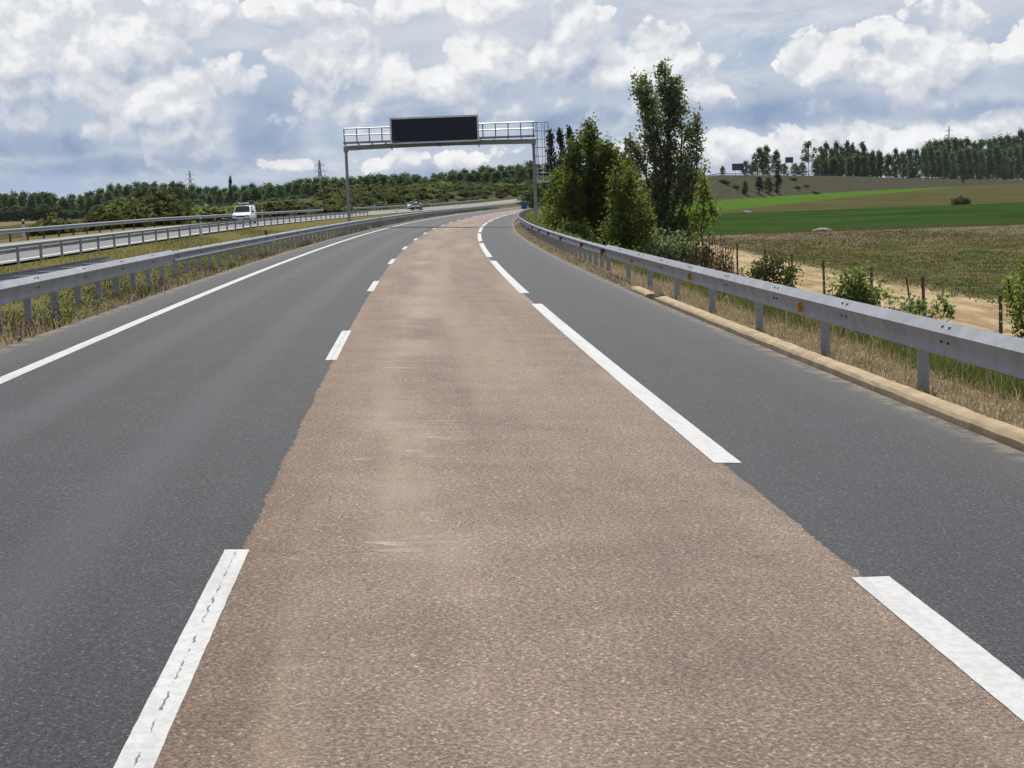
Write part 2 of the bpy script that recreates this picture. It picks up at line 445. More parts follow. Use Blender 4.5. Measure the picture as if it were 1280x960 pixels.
def land_material():
    m, nt, b, _ = new_mat('land'); nt.dim = '2D'
    geo = nt.node('ShaderNodeNewGeometry'); Pp = geo.outputs['Position']
    X, Y, Z = nt.sep(Pp)
    dx = nt.m('SUBTRACT', CX, X); dy = nt.m('SUBTRACT', Y, CY)
    rr = nt.vm('LENGTH', nt.comb(dx, dy, 0.0))
    Tt = nt.m('SUBTRACT', RAD, rr)
    S = nt.m('MULTIPLY', nt.m('ARCTAN2', dy, dx), RAD)
    ST = nt.comb(nt.m('SUBTRACT', S, H0 * RAD), Tt, 0.0)
    nb = nt.noise(Pp, .05, 5, .6); nm = nt.noise(Pp, .35, 6, .65); nf = nt.noise(Pp, 3.0, 6, .7); nff = nt.noise(Pp, 18.0, 5, .75)
    wob = nt.m('MULTIPLY', nt.m('SUBTRACT', nm, .5), 2.4)
    T = nt.m('ADD', Tt, wob)
    fine = nt.m('ADD', nt.m('MULTIPLY', nf, .5), nt.m('MULTIPLY', nff, .5))
    def tone(a, bcol, n=fine, lo=.36, hi=.64):
        return nt.mix(nt.ss(n, lo, hi), a, bcol)
    straw = tone((.13, .10, .065), (.40, .32, .22))
    straw = nt.mix(nt.m('MULTIPLY', nt.ss(nm, .52, .66), .5), straw, (.10, .11, .04))
    slope = tone((.05, .058, .022), (.20, .165, .085))
    sandstreak = nt.noise(nt.scale(ST, (.12, 1.1, 1)), 1.0, 5, .65)
    sand = tone((.31, .225, .125), (.47, .36, .225), nt.m('ADD', nt.m('MULTIPLY', sandstreak, .65), nt.m('MULTIPLY', fine, .35)), .40, .60)
    sand = nt.mix(nt.m('MULTIPLY', nt.ss(nt.noise(nt.scale(ST, (.25, .8, 1)), 1.0, 5, .7), .58, .66), .55), sand, (.12, .11, .045))
    weeds = tone((.045, .058, .02), (.15, .125, .062), nt.m('ADD', nt.m('MULTIPLY', nm, .6), nt.m('MULTIPLY', fine, .4)), .40, .60)
    weeds = nt.mix(nt.m('MULTIPLY', nt.ss(nt.noise(nt.scale(Pp, (.10, .4, 1)), 1.0, 5, .7), .50, .62), .6), weeds, (.055, .075, .022))
    flecks = nt.m('MULTIPLY', nt.ss(nt.noise(Pp, 1.6, 6, .8), .60, .68), nt.ss(nt.noise(Pp, .07, 3, .6), .48, .58))
    weeds = nt.mix(nt.m('MULTIPLY', flecks, .55), weeds, (.36, .36, .24))
    dry = tone((.105, .083, .055), (.20, .165, .11), nt.m('ADD', nt.m('MULTIPLY', nm, .5), nt.m('MULTIPLY', fine, .5)), .40, .60)
    weeds = nt.mix(nt.ss(nt.m('ADD', Y, nt.m('MULTIPLY', wob, 9)), 128, 152), weeds, dry)
    crop = tone((.026, .052, .014), (.040, .072, .020), nt.m('ADD', nt.m('MULTIPLY', nb, .6), nt.m('MULTIPLY', nf, .4)), .42, .58)
    brown = tone((.068, .066, .028), (.090, .087, .039), nt.m('ADD', nt.m('MULTIPLY', nb, .6), nt.m('MULTIPLY', nf, .4)), .42, .58)
    bright = tone((.060, .118, .018), (.080, .148, .024), nt.m('ADD', nt.m('MULTIPLY', nb, .6), nt.m('MULTIPLY', nf, .4)), .42, .58)
    emb = tone((.058, .056, .038), (.088, .083, .058), nt.m('ADD', nt.m('MULTIPLY', nm, .6), nt.m('MULTIPLY', fine, .4)), .42, .58)
    Yw = nt.m('ADD', Y, nt.m('MULTIPLY', wob, .9))
    Xe = nt.m('SUBTRACT', nt.m('SUBTRACT', nt.m('ADD', X, wob), 57.0), nt.m('MULTIPLY', nt.m('SUBTRACT', Y, 406.0), .332))
    field = nt.mix(nt.ss(Xe, -1.5, 1.5), bright, brown)
    field = nt.mix(nt.ss(Yw, 343.0, 345.0), crop, field)
    field = nt.mix(nt.ss(nt.m('ADD', Y, nt.m('MULTIPLY', X, .12)), 187.0, 190.5), weeds, field)
    # embankment wherever the land stands above the fields far away
    isemb = nt.m('MULTIPLY', nt.ss(Z, CAMZ - 4.05, CAMZ - 3.75), nt.ss(Y, 420, 520))
    field = nt.mix(isemb, field, emb)
    right = nt.mix(nt.ss(T, 7.6, 8.6), straw, slope)
    right = nt.mix(nt.ss(nt.m('ADD', T, nt.m('MULTIPLY', wob, .6)), 16.4, 17.4), right, sand)
    right = nt.mix(nt.m('MULTIPLY', nt.ss(nt.m('ADD', T, nt.m('MULTIPLY', wob, .6)), 23.6, 25.2), 1.0), right, field)
    right = nt.mix(nt.ss(S, 420 + H0 * RAD, 480 + H0 * RAD), right, nt.mix(isemb, field, emb))
    # left side
    med = tone((.135, .115, .048), (.225, .188, .088), nt.m('ADD', nt.m('MULTIPLY', nm, .5), nt.m('MULTIPLY', fine, .5)), .40, .60)
    med = nt.mix(nt.m('MULTIPLY', nt.ss(nm, .44, .58), .7), med, (.10, .115, .034))
    lverge = tone((.11, .083, .05), (.36, .28, .18))
    lverge = nt.mix(nt.m('MULTIPLY', nt.ss(nm, .5, .64), .6), lverge, (.09, .10, .035))
    far = tone((.15, .115, .055), (.26, .20, .105), nt.m('ADD', nt.m('MULTIPLY', nb, .5), nt.m('MULTIPLY', nf, .5)), .40, .60)
    far = nt.mix(nt.m('MULTIPLY', nt.ss(nt.noise(nt.scale(Pp, (.01, .05, 1)), 1.0, 4, .6), .50, .60), .7), far, (.085, .095, .04))
    scrub = tone((.05, .055, .025), (.12, .105, .06), nt.m('ADD', nt.m('MULTIPLY', nm, .5), nt.m('MULTIPLY', fine, .5)), .40, .60)
    far = nt.mix(nt.m('MULTIPLY', nt.ss(S, 150 + H0 * RAD, 200 + H0 * RAD), nt.ss(T, -190, -150)), far, scrub)
    left = nt.mix(nt.ss(T, -26.0, -27.0), nt.mix(nt.ss(T, -6.3, -7.2), lverge, med), far)
    c = nt.mix(nt.ss(Tt, -1, 1), left, right)
    setb(nt, b, c, 1.0, 0, 0.0, nt.bump(nt.m('ADD', nm, fine), .6, .12))
    return m

M_road = road_material(); M_far_road = far_road_material()
M_dash = paint_material('dash_paint', 0.0); M_edge = paint_material('edge_paint'); M_land = land_material()

def steps(*segs):
    out = [segs[0][0]]
    for a, b_, d in segs:
        n = max(1, int(round((b_ - a) / d)))
        out += list(np.linspace(a, b_, n + 1)[1:])
    return np.array(out)

S_NEAR = steps((-40, 0, 4), (0, 120, 1.0), (120, 420, 3), (420, 1600, 12))
road = link('road', grid_mesh('road', S_NEAR, steps((-4.70, -4.4, .1), (-4.4, 5.8, .4), (5.8, 6.02, .1)), lambda s, t, x, y: zroad(s, t)), None, [M_road]); tag(road, kind='structure')
road2 = link('opposite_road', grid_mesh('opposite_road', S_NEAR, steps((-25.4, -17.1, .5)), lambda s, t, x, y: zother(s, t)), None, [M_far_road]); tag(road2, kind='structure')

S_LAND = steps((-600, -40, 40), (-40, 0, 5), (0, 160, 1.5), (160, 500, 4), (500, 1700, 15), (1700, 3300, 100))
T_LAND = steps((-5000, -1000, 250), (-1000, -300, 35), (-300, -120, 8), (-120, -46, 2.5), (-46, -26.3, 1.2), (-26.3, -25.2, .3), (-25.2, -17, .8), (-17, -16.4, .2),
               (-16.4, -6.5, .6), (-6.5, -4.7, .3), (-4.7, -4.5, .1), (-4.5, 6.0, 1), (6.0, 6.3, .1), (6.3, 30, .5), (30, 120, 5), (120, 700, 40), (700, 1800, 110))
ground = link('ground', grid_mesh('ground', S_LAND, T_LAND, zground, uv=False), None, [M_land]); tag(ground, kind='structure')
ground.data.polygons.foreach_set('use_smooth', [True] * len(ground.data.polygons))

def strip(s0, s1, t0, t1, off=.004, d=.5):
    n = max(1, int((s1 - s0) / d))
    return np.linspace(s0, s1, n + 1), np.array([t0, t1])

def markings(name, spans, mat, jag=0.0):
    V = []; L = []; St = []; UV = []
    rr = random.Random(3)
    for (s0, s1, t0, t1) in spans:
        d = .09 if s0 < 30 and t1 - t0 < .25 and s1 - s0 < 30 else .5 if s0 < 60 else 2.0
        n = max(2, int((s1 - s0) / d)); base = len(V)
        for i in range(n + 1):
            s = s0 + (s1 - s0) * i / n
            for k, t in ((0, t0), (1, t1)):
                sj = s + (rr.uniform(-.03, .03) if i in (0, n) else 0)
                tj = t + rr.uniform(-jag, jag)
                x, y = xy(sj, tj); V.append((float(x), float(y), float(zroad(sj, tj)) + .004)); UV.append((sj, tj))
        for i in range(n):
            a = base + 2 * i; St.append(len(L)); L += [a, a + 1, a + 3, a + 2]
    me = np_mesh(name, np.array(V), np.array(L), np.array(St))
    u = me.uv_layers.new(name='st'); u.data.foreach_set('uv', np.array(UV, np.float32)[np.array(L)].ravel())
    o = link(name, me, None, [mat]); tag(o, kind='structure'); return o

# lane dashes 5 m with 12 m gaps; shoulder line 20 m with 4 m gaps; unbroken line by the median
markings('lane_dash_marking', [(4.7 + 17.0 * k, 9.7 + 17.0 * k, -.072, .072) for k in range(0, 24)], M_dash, .0015)
markings('shoulder_line_marking', [(12.8 + 24.95 * k, 33.7 + 24.95 * k, 3.395, 3.61) for k in range(-1, 17)], M_edge, .0018)
markings('median_line_marking', [(-20, 430, -3.745, -3.56)], M_edge, .004)

# ------------------------------------------------------------------ guard rails
def galv(name, base, rough=.45, metal=.55):
    m, nt, b, _ = new_mat(name)
    tc = nt.node('ShaderNodeTexCoord'); Pp = tc.outputs['Object']
    n = nt.noise(Pp, 2.2, 6, .65); n2 = nt.noise(nt.scale(Pp, (1, 1, 1.6)), 3.0, 6, .7)
    c = nt.mix(nt.ss(n, .3, .7), tuple(v * .82 for v in base), tuple(v * 1.12 for v in base))
    c = nt.mix(nt.m('MULTIPLY', nt.ss(n2, .58, .75), .3), c, tuple(v * .6 for v in base))
    setb(nt, b, c, nt.ss(n2, .3, .7, rough - .07, rough + .12, 'LINEAR'), metal, .5)
    return m
M_galv = galv('galvanised_steel', (.345, .352, .365), .45, .06)
M_galvd = galv('weathered_steel', (.17, .175, .19), .55, .4)
M_rust = galv('brownish_steel', (.12, .085, .065), .7, .2)
M_bolt = plain('bolt_steel', (.09, .09, .095), .5, .4)
M_orange = plain('orange_reflector', (.70, .27, .025), .35)
M_red = plain('red_reflector', (.42, .035, .02), .35)
M_white = plain('white_plastic', (.72, .72, .70), .5)

W_PROF = [(.018, .312), (.060, .285), (.080, .262), (.082, .238), (.062, .212), (.020, .185), (.004, .165), (.004, .147), (.020, .127), (.062, .100), (.082, .074), (.080, .050), (.060, .027), (.018, 0)]
B_PROF = [(-.035, .345), (-.012, .345), (.070, .262), (.084, .247), (.082, .237), (.062, .205), (.046, .16), (.030, .105), (.022, .062), (.032, .03), (.027, 0)]

def tf(x):
    return x if callable(x) else (lambda s, v=x: v)

def rail_beam(prof, t, top, s0, s1, face, z, origin, step=2.0, bolts=False):
    """sweeps the beam profile along the road. face=-1: looks to smaller t (the right-hand rail), +1 the other way"""
    mb = MB(origin); t = tf(t)
    H = max(p[1] for p in prof)
    ring = list(prof) + [(n - .005, zz) for n, zz in reversed(prof)]
    n = max(2, int((s1 - s0) / step)); rings = []
    for i in range(n + 1):
        s = s0 + (s1 - s0) * i / n
        # panels overlap every 4 m: a barely visible step
        rings.append([])
        for (nn, zz) in ring:
            tt = t(s) + face * nn
            x, y = xy(s, tt)
            rings[-1].append(Vector((float(x), float(y), float(z(s, t(s))) + top - H + zz)))
    mb.loft(rings)
    if bolts:
        s = math.ceil(s0 / 4) * 4 + .55
        while s < s1:
            for ds in (-.11, .11):
                for nn, zz in ((.028, .306), (.044, .155)):
                    tt = t(s) + face * (nn + .004); x, y = xy(s + ds, tt)
                    mb.box((float(x), float(y), float(z(s, t(s))) + top - H + zz - .004), (.026, .022, .026), heading(s), 1)
            s += 4
    return mb

def c_post_mesh(h, w=.12, d=.06, th=.006):
    mb = MB()
    mb.box((0, 0, h / 2 - .3), (th, w, h + .6))                    # web faces along the road
    for sy in (-1, 1): mb.box((d / 2, sy * (w / 2 - th / 2), h / 2 - .3), (d, th, h + .6))
    return mb.mesh('post')

def flat_post_mesh(h, w=.115, d=.07):
    mb = MB()
    th = .007
    mb.box((0, -d / 2, h / 2 - .3), (w, th, h + .6))
    for sx in (-1, 1): mb.box((sx * (w / 2 - th / 2), th * .5, h / 2 - .3), (th, d - th, h + .6))
    return mb.mesh('post')

def guard_rail(label, group, prof, t, top, s0, s1, face, z, spacing, mats, post_off=.16, post_mat=None, back=None, name='guard_rail',
               reflectors=(), refl_mat=None, first=None, bolts=False, step=2.0, post_h=None):
    t = tf(t)
    x, y = xy(s0, t(s0)); org = Vector((float(x), float(y), float(z(s0, t(s0)))))
    root = empty(name, org, label, 'guard rail', group)
    b = rail_beam(prof, t, top, s0, s1, face, z, org, step, bolts).build('beam', mats, root, smooth=True)
    if back:
        bp, bt, btop, bs0, bs1 = back
        rail_beam(bp, bt, btop, bs0, bs1, -face, z, org, step).build('back_beam', mats, root, smooth=True)
    pm = flat_post_mesh((post_h or top) - .02); pm.materials.append(post_mat or mats[0])
    sb = MB()
    sb.box((0, 0, 0), (.10, max(.04, post_off - .04), .20)); sm = sb.mesh('spacer'); sm.materials.append(post_mat or mats[0])
    s = first if first is not None else s0 + spacing * .5
    k = 0
    while s < s1 and k < 100:
        tp = t(s) - face * post_off
        xx, yy = xy(s, tp)
        o = bpy.data.objects.new('post', pm); COL.objects.link(o); o.parent = root
        o.location = Vector((float(xx), float(yy), float(z(s, tp)))) - org
        o.rotation_euler = (rnd.uniform(-.012, .012), rnd.uniform(-.012, .012), -heading(s))
        if post_off > .12 and spacing < 3 and k < 60:
            xx, yy = xy(s, t(s) - face * (post_off * .5 - .012))
            q = bpy.data.objects.new('spacer', sm); COL.objects.link(q); q.parent = root
            q.location = Vector((float(xx), float(yy), float(z(s, tp)) + top - .16)) - org; q.rotation_euler = (0, 0, -heading(s))
        if back and bs0 <= s <= bs1:
            a_ = Vector((float(xy(s, tp)[0]), float(xy(s, tp)[1]), float(z(s, tp)) + top - .10)) - org
            tb = tf(bt)(s); b_ = Vector((float(xy(s, tb)[0]), float(xy(s, tb)[1]), float(z(s, tp)) + top - .10)) - org
            mb = MB(); mb.bar(a_, b_, .12, .05); mb.build('spacer_arm', [M_galv], root)
        s += spacing; k += 1
    for rs, (hh, sz) in reflectors:
        mb = MB(); tt = t(rs) + face * .062
        xx, yy = xy(rs, tt)
        c = Vector((float(xx), float(yy), float(z(rs, t(rs))) + hh)) - org
        mb.box(c, (sz[0], sz[1], sz[2]), -heading(rs))
        mb.box(c + Vector((0, .0, -sz[2] * .62)), (sz[0] * .7, sz[1] * .6, sz[2] * .3), -heading(rs))
        mb.build('reflector', [refl_mat], root, bevel=.004)
    return root

zr_ = lambda s, t: zroad(s, t) - .02
zo_ = lambda s, t: zother(s, t) - .03
tL = lambda s: float(np.interp(s, [0, 44, 62, 90, 135, 600], [-5.29, -5.24, -5.00, -4.76, -4.58, -4.6]))
tR = lambda s: float(np.interp(s, [0, 48, 120, 170, 600], [6.49, 6.49, 6.58, 6.42, 6.4]))
G1 = 'galvanised guard rails along our carriageway'; G2 = 'guard rails along the opposite carriageway'
guard_rail('heavy galvanised guard rail with second beam behind it, beside the unbroken white line, nearest stretch', G1, B_PROF, tL, .83, 4, 43.8, 1, zr_, 2.05,
           [M_galv, M_bolt], back=(W_PROF, -6.12, .80, 4, 40.3), first=6.1, bolts=True)
guard_rail('galvanised W-beam guard rail on close posts by the median, running to the gantry', G1, W_PROF, tL, .80, 43.8, 240, 1, zr_, 2.05, [M_galv, M_bolt], first=45.2, bolts=True)
guard_rail('distant guard rail beside the median past the gantry, along the far bend', G1, W_PROF, tL, .80, 240, 470, 1, zr_, 4.1, [M_galv, M_bolt])
guard_rail('heavy guard rail with two square orange reflectors above the tan kerb', G1, B_PROF, tR, .84, 3, 48.3, -1, zr_, 4.42,
           [M_galv, M_bolt], first=4.72, bolts=True, reflectors=[(22.9, (.63, (.08, .05, .105))), (32.5, (.63, (.08, .05, .105))), (41.8, (.63, (.07, .05, .095)))], refl_mat=M_orange)
guard_rail('W-beam guard rail with red reflectors curving past the roadside trees', G1, W_PROF, tR, .80, 48.3, 245, -1, zr_, 2.05, [M_galv, M_bolt], first=49.6, bolts=True,
           reflectors=[(48.9, (.64, (.16, .05, .17))), (56.4, (.64, (.13, .04, .15))), (66.9, (.64, (.13, .04, .15))), (76, (.64, (.13, .04, .15))), (85, (.64, (.13, .04, .15))), (95, (.64, (.13, .04, .15)))], refl_mat=M_red)
guard_rail('far end of the outer guard rail bending behind the gantry leg and bushes', G1, W_PROF, tR, .80, 245, 470, -1, zr_, 4.1, [M_galv, M_bolt])
guard_rail('guard rail seen from its back, standing on the far edge of the grass median', G2, W_PROF, -16.75, .80, 40, s_for_px(461, -16.75, 100, 420), -1, zo_, 4.0, [M_galv, M_bolt], first=41.2)
guard_rail('guard rail on the outer verge beyond the white van, in front of the field', G2, W_PROF, -25.95, .80, 62, 460, 1, zo_, 4.0, [M_galv, M_bolt], post_mat=M_rust, first=63)
guard_rail('thin far guard rail on the embankment crest below the blue signs', G2, W_PROF, 6.6, .85, 690, 1050, -1, zr_, 8.0, [M_galvd, M_bolt], step=12)
# ------------------------------------------------------------------ kerb
def concrete(name, a, b_, scale=5):
    m, nt, b, _ = new_mat(name)
    tc = nt.node('ShaderNodeTexCoord'); Pp = tc.outputs['Object']
    n = nt.noise(Pp, scale, 7, .7); n2 = nt.noise(Pp, scale * 14, 5, .75)
    c = nt.mix(nt.ss(n, .32, .68), a, b_)
    c = nt.mix(nt.m('MULTIPLY', nt.ss(n2, .60, .72), .55), c, tuple(v * .4 for v in a))
    setb(nt, b, c, .9, 0, .2, nt.bump(nt.m('ADD', n, n2), .6, .02))
    return m
M_kerb = concrete('tan_concrete', (.34, .255, .155), (.49, .385, .25), 3.0)

def kerb(label, s0, s1, t0=6.08):
    x, y = xy(s0, t0); org = Vector((float(x), float(y), float(zroad(s0, t0))))
    mb = MB(org); rings = []; rr = random.Random(int(s1))
    n = int((s1 - s0) / .35)
    for i in range(n + 1):
        s = s0 + (s1 - s0) * i / n; j = rr.uniform(-.007, .007)
        low = 1 if 0 < i < n else .55
        prof = [(0, -.1), (.02, .035), (.05, .068), (.085, .080), (.21, .088), (.245, .075), (.26, -.1)]
        rings.append([Vector((*[float(v) for v in xy(s, t0 + a + j)], float(zroad(s, t0 + a)) + max(-.1, b * low + rr.uniform(-.006, .006)))) for a, b in prof])
    mb.loft(rings)
    o = mb.build('kerb', [M_kerb], None); o.location = org
    return tag(o, label, 'kerb', 'tan concrete kerbs under the guard rail')
kerb('long tan concrete kerb at the asphalt edge beneath the orange reflectors', -6, 35.2)
kerb('short broken-off piece of tan concrete kerb past the gap', 36.4, 39.4, 6.05)

# ------------------------------------------------------------------ variable message sign gantry
GY = 138.0
M_gal2 = galv('gantry_steel', (.30, .31, .325), .5, .35)
M_alu = galv('aluminium_tube', (.62, .63, .64), .35, .6)
M_scr, nt, b, _ = new_mat('dark_led_matrix')
tc = nt.node('ShaderNodeTexCoord')
grid = nt.voro(tc.outputs['Object'], 16.0, rand=0.0)
setb(nt, b, nt.mix(nt.ss(grid, .30, .36), (.014, .018, .045), (.008, .010, .028)), .45, 0, .4)
pl = at(435.8, 284, GY); plt = at(431.0, 190, GY); pr = at(671.0, 281.5, GY); prt = at(667.0, 181, GY)
gl = gz(pl[0], GY); gr = gz(pr[0], GY)
zb = CAMZ + 65.1 * GY / F            # underside of the beam
gorg = Vector((pr[0], GY, gr))
gantry = empty('sign_gantry', gorg, 'grey steel gantry carrying a dark message board over the carriageway', 'gantry')
XL, XR = float(plt[0]) + .1, float(prt[0])
for X, g0 in ((XL, gl), (XR, gr)):
    mb = MB(gorg)
    mb.tube([(X, GY, g0 - .3), (X, GY, zb + .1)], [.135, .12], 16)
    mb.box((X, GY, g0 + .03), (.7, .7, .06)); mb.box((X, GY, g0 + .1), (.5, .04, .2)); mb.box((X, GY, g0 + .1), (.04, .5, .2))
    mb.build('post', [M_gal2], gantry, smooth=True)
    mb = MB(gorg); mb.box((X, GY, zb + .12), (.36, .42, .5)); mb.build('post_head', [M_gal2], gantry, bevel=.05)
def cam_(u): return .10 * math.sin(math.pi * u)
mb = MB(gorg)
N = 8
rings = []
for i in range(N + 1):
    u = i / N; X = XL + (XR - XL) * u; zz = zb + cam_(u)
    rings.append([Vector((X, GY - .22, zz)), Vector((X, GY + .22, zz)), Vector((X, GY + .22, zz + .37)), Vector((X, GY - .22, zz + .37))])
mb.loft(rings); mb.build('beam', [M_gal2], gantry)
mb = MB(gorg)
for dy in (-.95, -.35):                                           # walkway deck with edge channels
    mb.bar((XL - .1, GY + dy, zb + .60), (XR + .12, GY + dy, zb + .60), .08, .15)
mb.bar((XL - .1, GY - .65, zb + .64), (XR + .12, GY - .65, zb + .64), .56, .03)
k = XL
while k < XR: mb.bar((k, GY - 1.0, zb + .46), (k, GY + .2, zb + .46), .07, .10); k += 1.1
mb.build('walkway', [M_gal2], gantry)
RT = zb + 1.74
k = XL; nst = 15
for i in range(nst + 1):
    X = XL + (XR - XL) * i / nst
    mb = MB(gorg); mb.box((X, GY - .98, (zb + .5 + RT) / 2), (.085, .05, RT - zb - .5)); mb.build('railing_post', [M_galvd], gantry)
for zz in (RT - .03, RT - .55):
    mb = MB(gorg); mb.tube([(XL, GY - 1.03, zz), (XR + .05, GY - 1.03, zz)], .055, 8); mb.build('handrail', [M_alu], gantry, smooth=True)
# message board
c0 = at(487.0, 147.6, GY - 1.6); c1 = at(597.2, 143.2, GY - 1.6); c2 = at(599.6, 175.8, GY - 1.6); c3 = at(488.2, 181.0, GY - 1.6)
SX0, SX1 = (c0[0] + c3[0]) / 2, (c1[0] + c2[0]) / 2
SZ1 = (c0[2] + c1[2]) / 2; SZ0 = (c2[2] + c3[2]) / 2
SY = GY - 1.6
mb = MB(gorg); mb.box(((SX0 + SX1) / 2, SY + .42, (SZ0 + SZ1) / 2), (SX1 - SX0, .72, SZ1 - SZ0))
board = mb.build('message_board', [M_gal2], gantry, bevel=.05)
mb = MB(gorg)
fw = .13
for (cx_, cz_, w_, h_) in (((SX0 + SX1) / 2, SZ1 - fw / 2, SX1 - SX0, fw), ((SX0 + SX1) / 2, SZ0 + fw / 2, SX1 - SX0, fw), (SX0 + fw / 2, (SZ0 + SZ1) / 2, fw, SZ1 - SZ0 - 2 * fw), (SX1 - fw / 2, (SZ0 + SZ1) / 2, fw, SZ1 - SZ0 - 2 * fw)):
    mb.box((cx_, SY + .0, cz_), (w_, .14, h_))
mb.build('board_frame', [M_alu], board)
mb = MB(gorg); mb.box(((SX0 + SX1) / 2, SY + .03, (SZ0 + SZ1) / 2), (SX1 - SX0 - 2 * fw, .05, SZ1 - SZ0 - 2 * fw))
mb.build('screen', [M_scr], board)
mb = MB(gorg); mb.box((SX0 + .45, SY - .10, SZ0 + .16), (.5, .12, .13)); mb.box((SX0 + .3, SY - .12, SZ0 + .2), (.14, .14, .2)); mb.build('light_sensor', [M_galvd], board, bevel=.02)
for X in (SX0 + .05, SX1 - .05):
    mb = MB(gorg); mb.box((X, GY - .98, (zb - .12 + SZ1) / 2), (.10, .14, SZ1 - zb + .12)); mb.build('board_bracket', [M_galvd], gantry)
mb = MB(gorg); Xc = (SX0 + SX1) / 2 + .35
mb.tube([(Xc, GY - 1.05, zb + .72), (Xc, GY - 1.05, zb + .30)], .09, 10); mb.tube([(Xc, GY - 1.05, zb + .34), (Xc, GY - 1.05, zb + .16), (Xc, GY - 1.05, zb + .04)], [.25, .27, .12], 14)
mb.build('traffic_camera', [M_galvd], gantry, smooth=True)
# ladder with safety cage beyond the right leg
LX = XR + .66
zl0 = at(677, 227, GY)[2]
for dx in (-.24, .24):
    mb = MB(gorg); mb.bar((LX + dx - .2, GY, zl0), (LX + dx - .2, GY, RT), .07, .05); mb.build('ladder_stile', [M_alu], gantry)
z_ = zl0 + .15; mb = MB(gorg)
while z_ < RT: mb.tube([(LX - .44, GY, z_), (LX + .04, GY, z_)], .012, 6); z_ += .3
mb.build('ladder_rungs', [M_galvd], gantry)
for k in range(7):
    z_ = zl0 + .7 + (RT - zl0 - .75) * k / 6
    mb = MB(gorg); mb.tube([(LX - .44 + .24 + .62 * math.cos(a) + .15, GY - .0 - .62 * math.sin(a) , z_) for a in np.linspace(0, math.pi, 11)], .035, 6)
    mb.build('cage_hoop', [M_galvd], gantry)
for a in np.linspace(.1, math.pi - .1, 4):
    mb = MB(gorg); q = (LX - .05 + .62 * math.cos(a), GY - .62 * math.sin(a))
    mb.bar((q[0], q[1], zl0 + .4), (q[0], q[1], RT), .06, .05); mb.build('cage_bar', [M_galvd], gantry)
mb = MB(gorg); mb.box((LX + .05, GY - .2, zl0), (1.1, 1.3, .12)); mb.bar((XR, GY, zl0), (LX, GY, zl0), .1, .1); mb.build('ladder_landing', [M_alu], gantry)

# ------------------------------------------------------------------ small roadside furniture
def delineator(px, t, h, label, far=True):
    s = s_for_px(px, t, 20, 420); p = PG(s, t)
    r = empty('delineator_post', p, label, 'delineator', 'white delineator posts')
    mb = MB(); mb.loft([[Vector((a * .07, b_ * .05, z_)) for a, b_ in ((-1, -1), (1, -1), (1, 1), (-1, 1))] for z_ in (-.2, h)]); mb.build('post', [M_white], r)
    mb = MB(); mb.box((0, 0, h - .25), (.16, .12, .18)); mb.build('reflector_band', [M_bolt], r)
delineator(30.3, -26.7, 1.35, 'white delineator post behind the outer rail, standing by the low field bush')
delineator(251.8, -16.3, 1.35, 'white delineator post against the median rail before the white van')
delineator(328.0, -26.7, 1.5, 'white delineator post behind the outer rail just past the white van')
delineator(403.8, -26.7, 1.5, 'white delineator post behind the outer rail, nearest to the gantry leg')
delineator(468.5, -26.7, 1.6, 'white delineator post between the gantry leg and the dark car')
delineator(496.0, -16.6, 1.3, 'white delineator post at the median edge just before the dark car')
delineator(544.0, -26.7, 1.7, 'white delineator post just past the dark car')
s = s_for_px(332.4, -11.2, 60, 200); p = PG(s, -11.2)
r = empty('marker_post', p, 'short dark marker post standing alone in the grass median', 'marker post')
mb = MB(); mb.box((0, 0, .3), (.05, .05, .8)); mb.build('post', [M_bolt], r)
mb = MB(); mb.box((0, -.03, .48), (.20, .03, .30)); mb.build('plate', [M_bolt], r); mb = MB(); mb.box((0, -.05, .32), (.20, .03, .08)); mb.build('stripe', [M_red], r)
M_blue = plain('blue_sign_face', (.018, .085, .30), .45)
M_navy = plain('sign_back', (.030, .055, .10), .5)
def sign(name, p, w, h, z0, mat, label, posts, cat='road sign', group=None):
    r = empty(name, p, label, cat, group)
    mb = MB(); mb.box((0, 0, z0 + h / 2), (w, .06, h)); mb.build('panel', [mat], r, bevel=.02)
    for dx in posts:
        mb = MB(); mb.box((dx, .08, (z0 + h) / 2), (.09, .09, z0 + h + .4)); mb.build('post', [M_galvd], r)
    return r
sb = 290.0; p = PG(sb, 7.1)
q = at(655.3, 257, float(p[1])); p2 = Vector((q[0], q[1], gz(q[0], q[1])))
w_ = 7.2 * q[1] / F
sign('roadside_sign', p2, w_, 8.6 * q[1] / F, (q[2] - p2.z) - 4.2 * q[1] / F, M_blue, 'small blue sign panel rising over the outer rail in the far bend', (0,))
p = PG(s_for_px(655, 6.9, 200, 400), 7.3)
for px, py, w_, h_, lab in ((922, 209.5, 2.2, 2.0, 'broad dark blue sign back at the embankment crest, half hidden by trees'), (986.5, 200, 2.0, 2.4, 'small dark blue sign back standing tallest, between two tree clumps on the crest')):
    Yd = 800 if px < 950 else 900
    q = at(px, py, Yd); g = gz(q[0], q[1])
    k = Yd / F
    sign('motorway_sign', Vector((q[0], Yd, g)), (14 if px < 950 else 10) * k, (8.5 if px < 950 else 7) * k, q[2] - g - 3.5 * k, M_navy, lab, (-.3 * 10 * k, .3 * 10 * k), group='signs on the embankment')

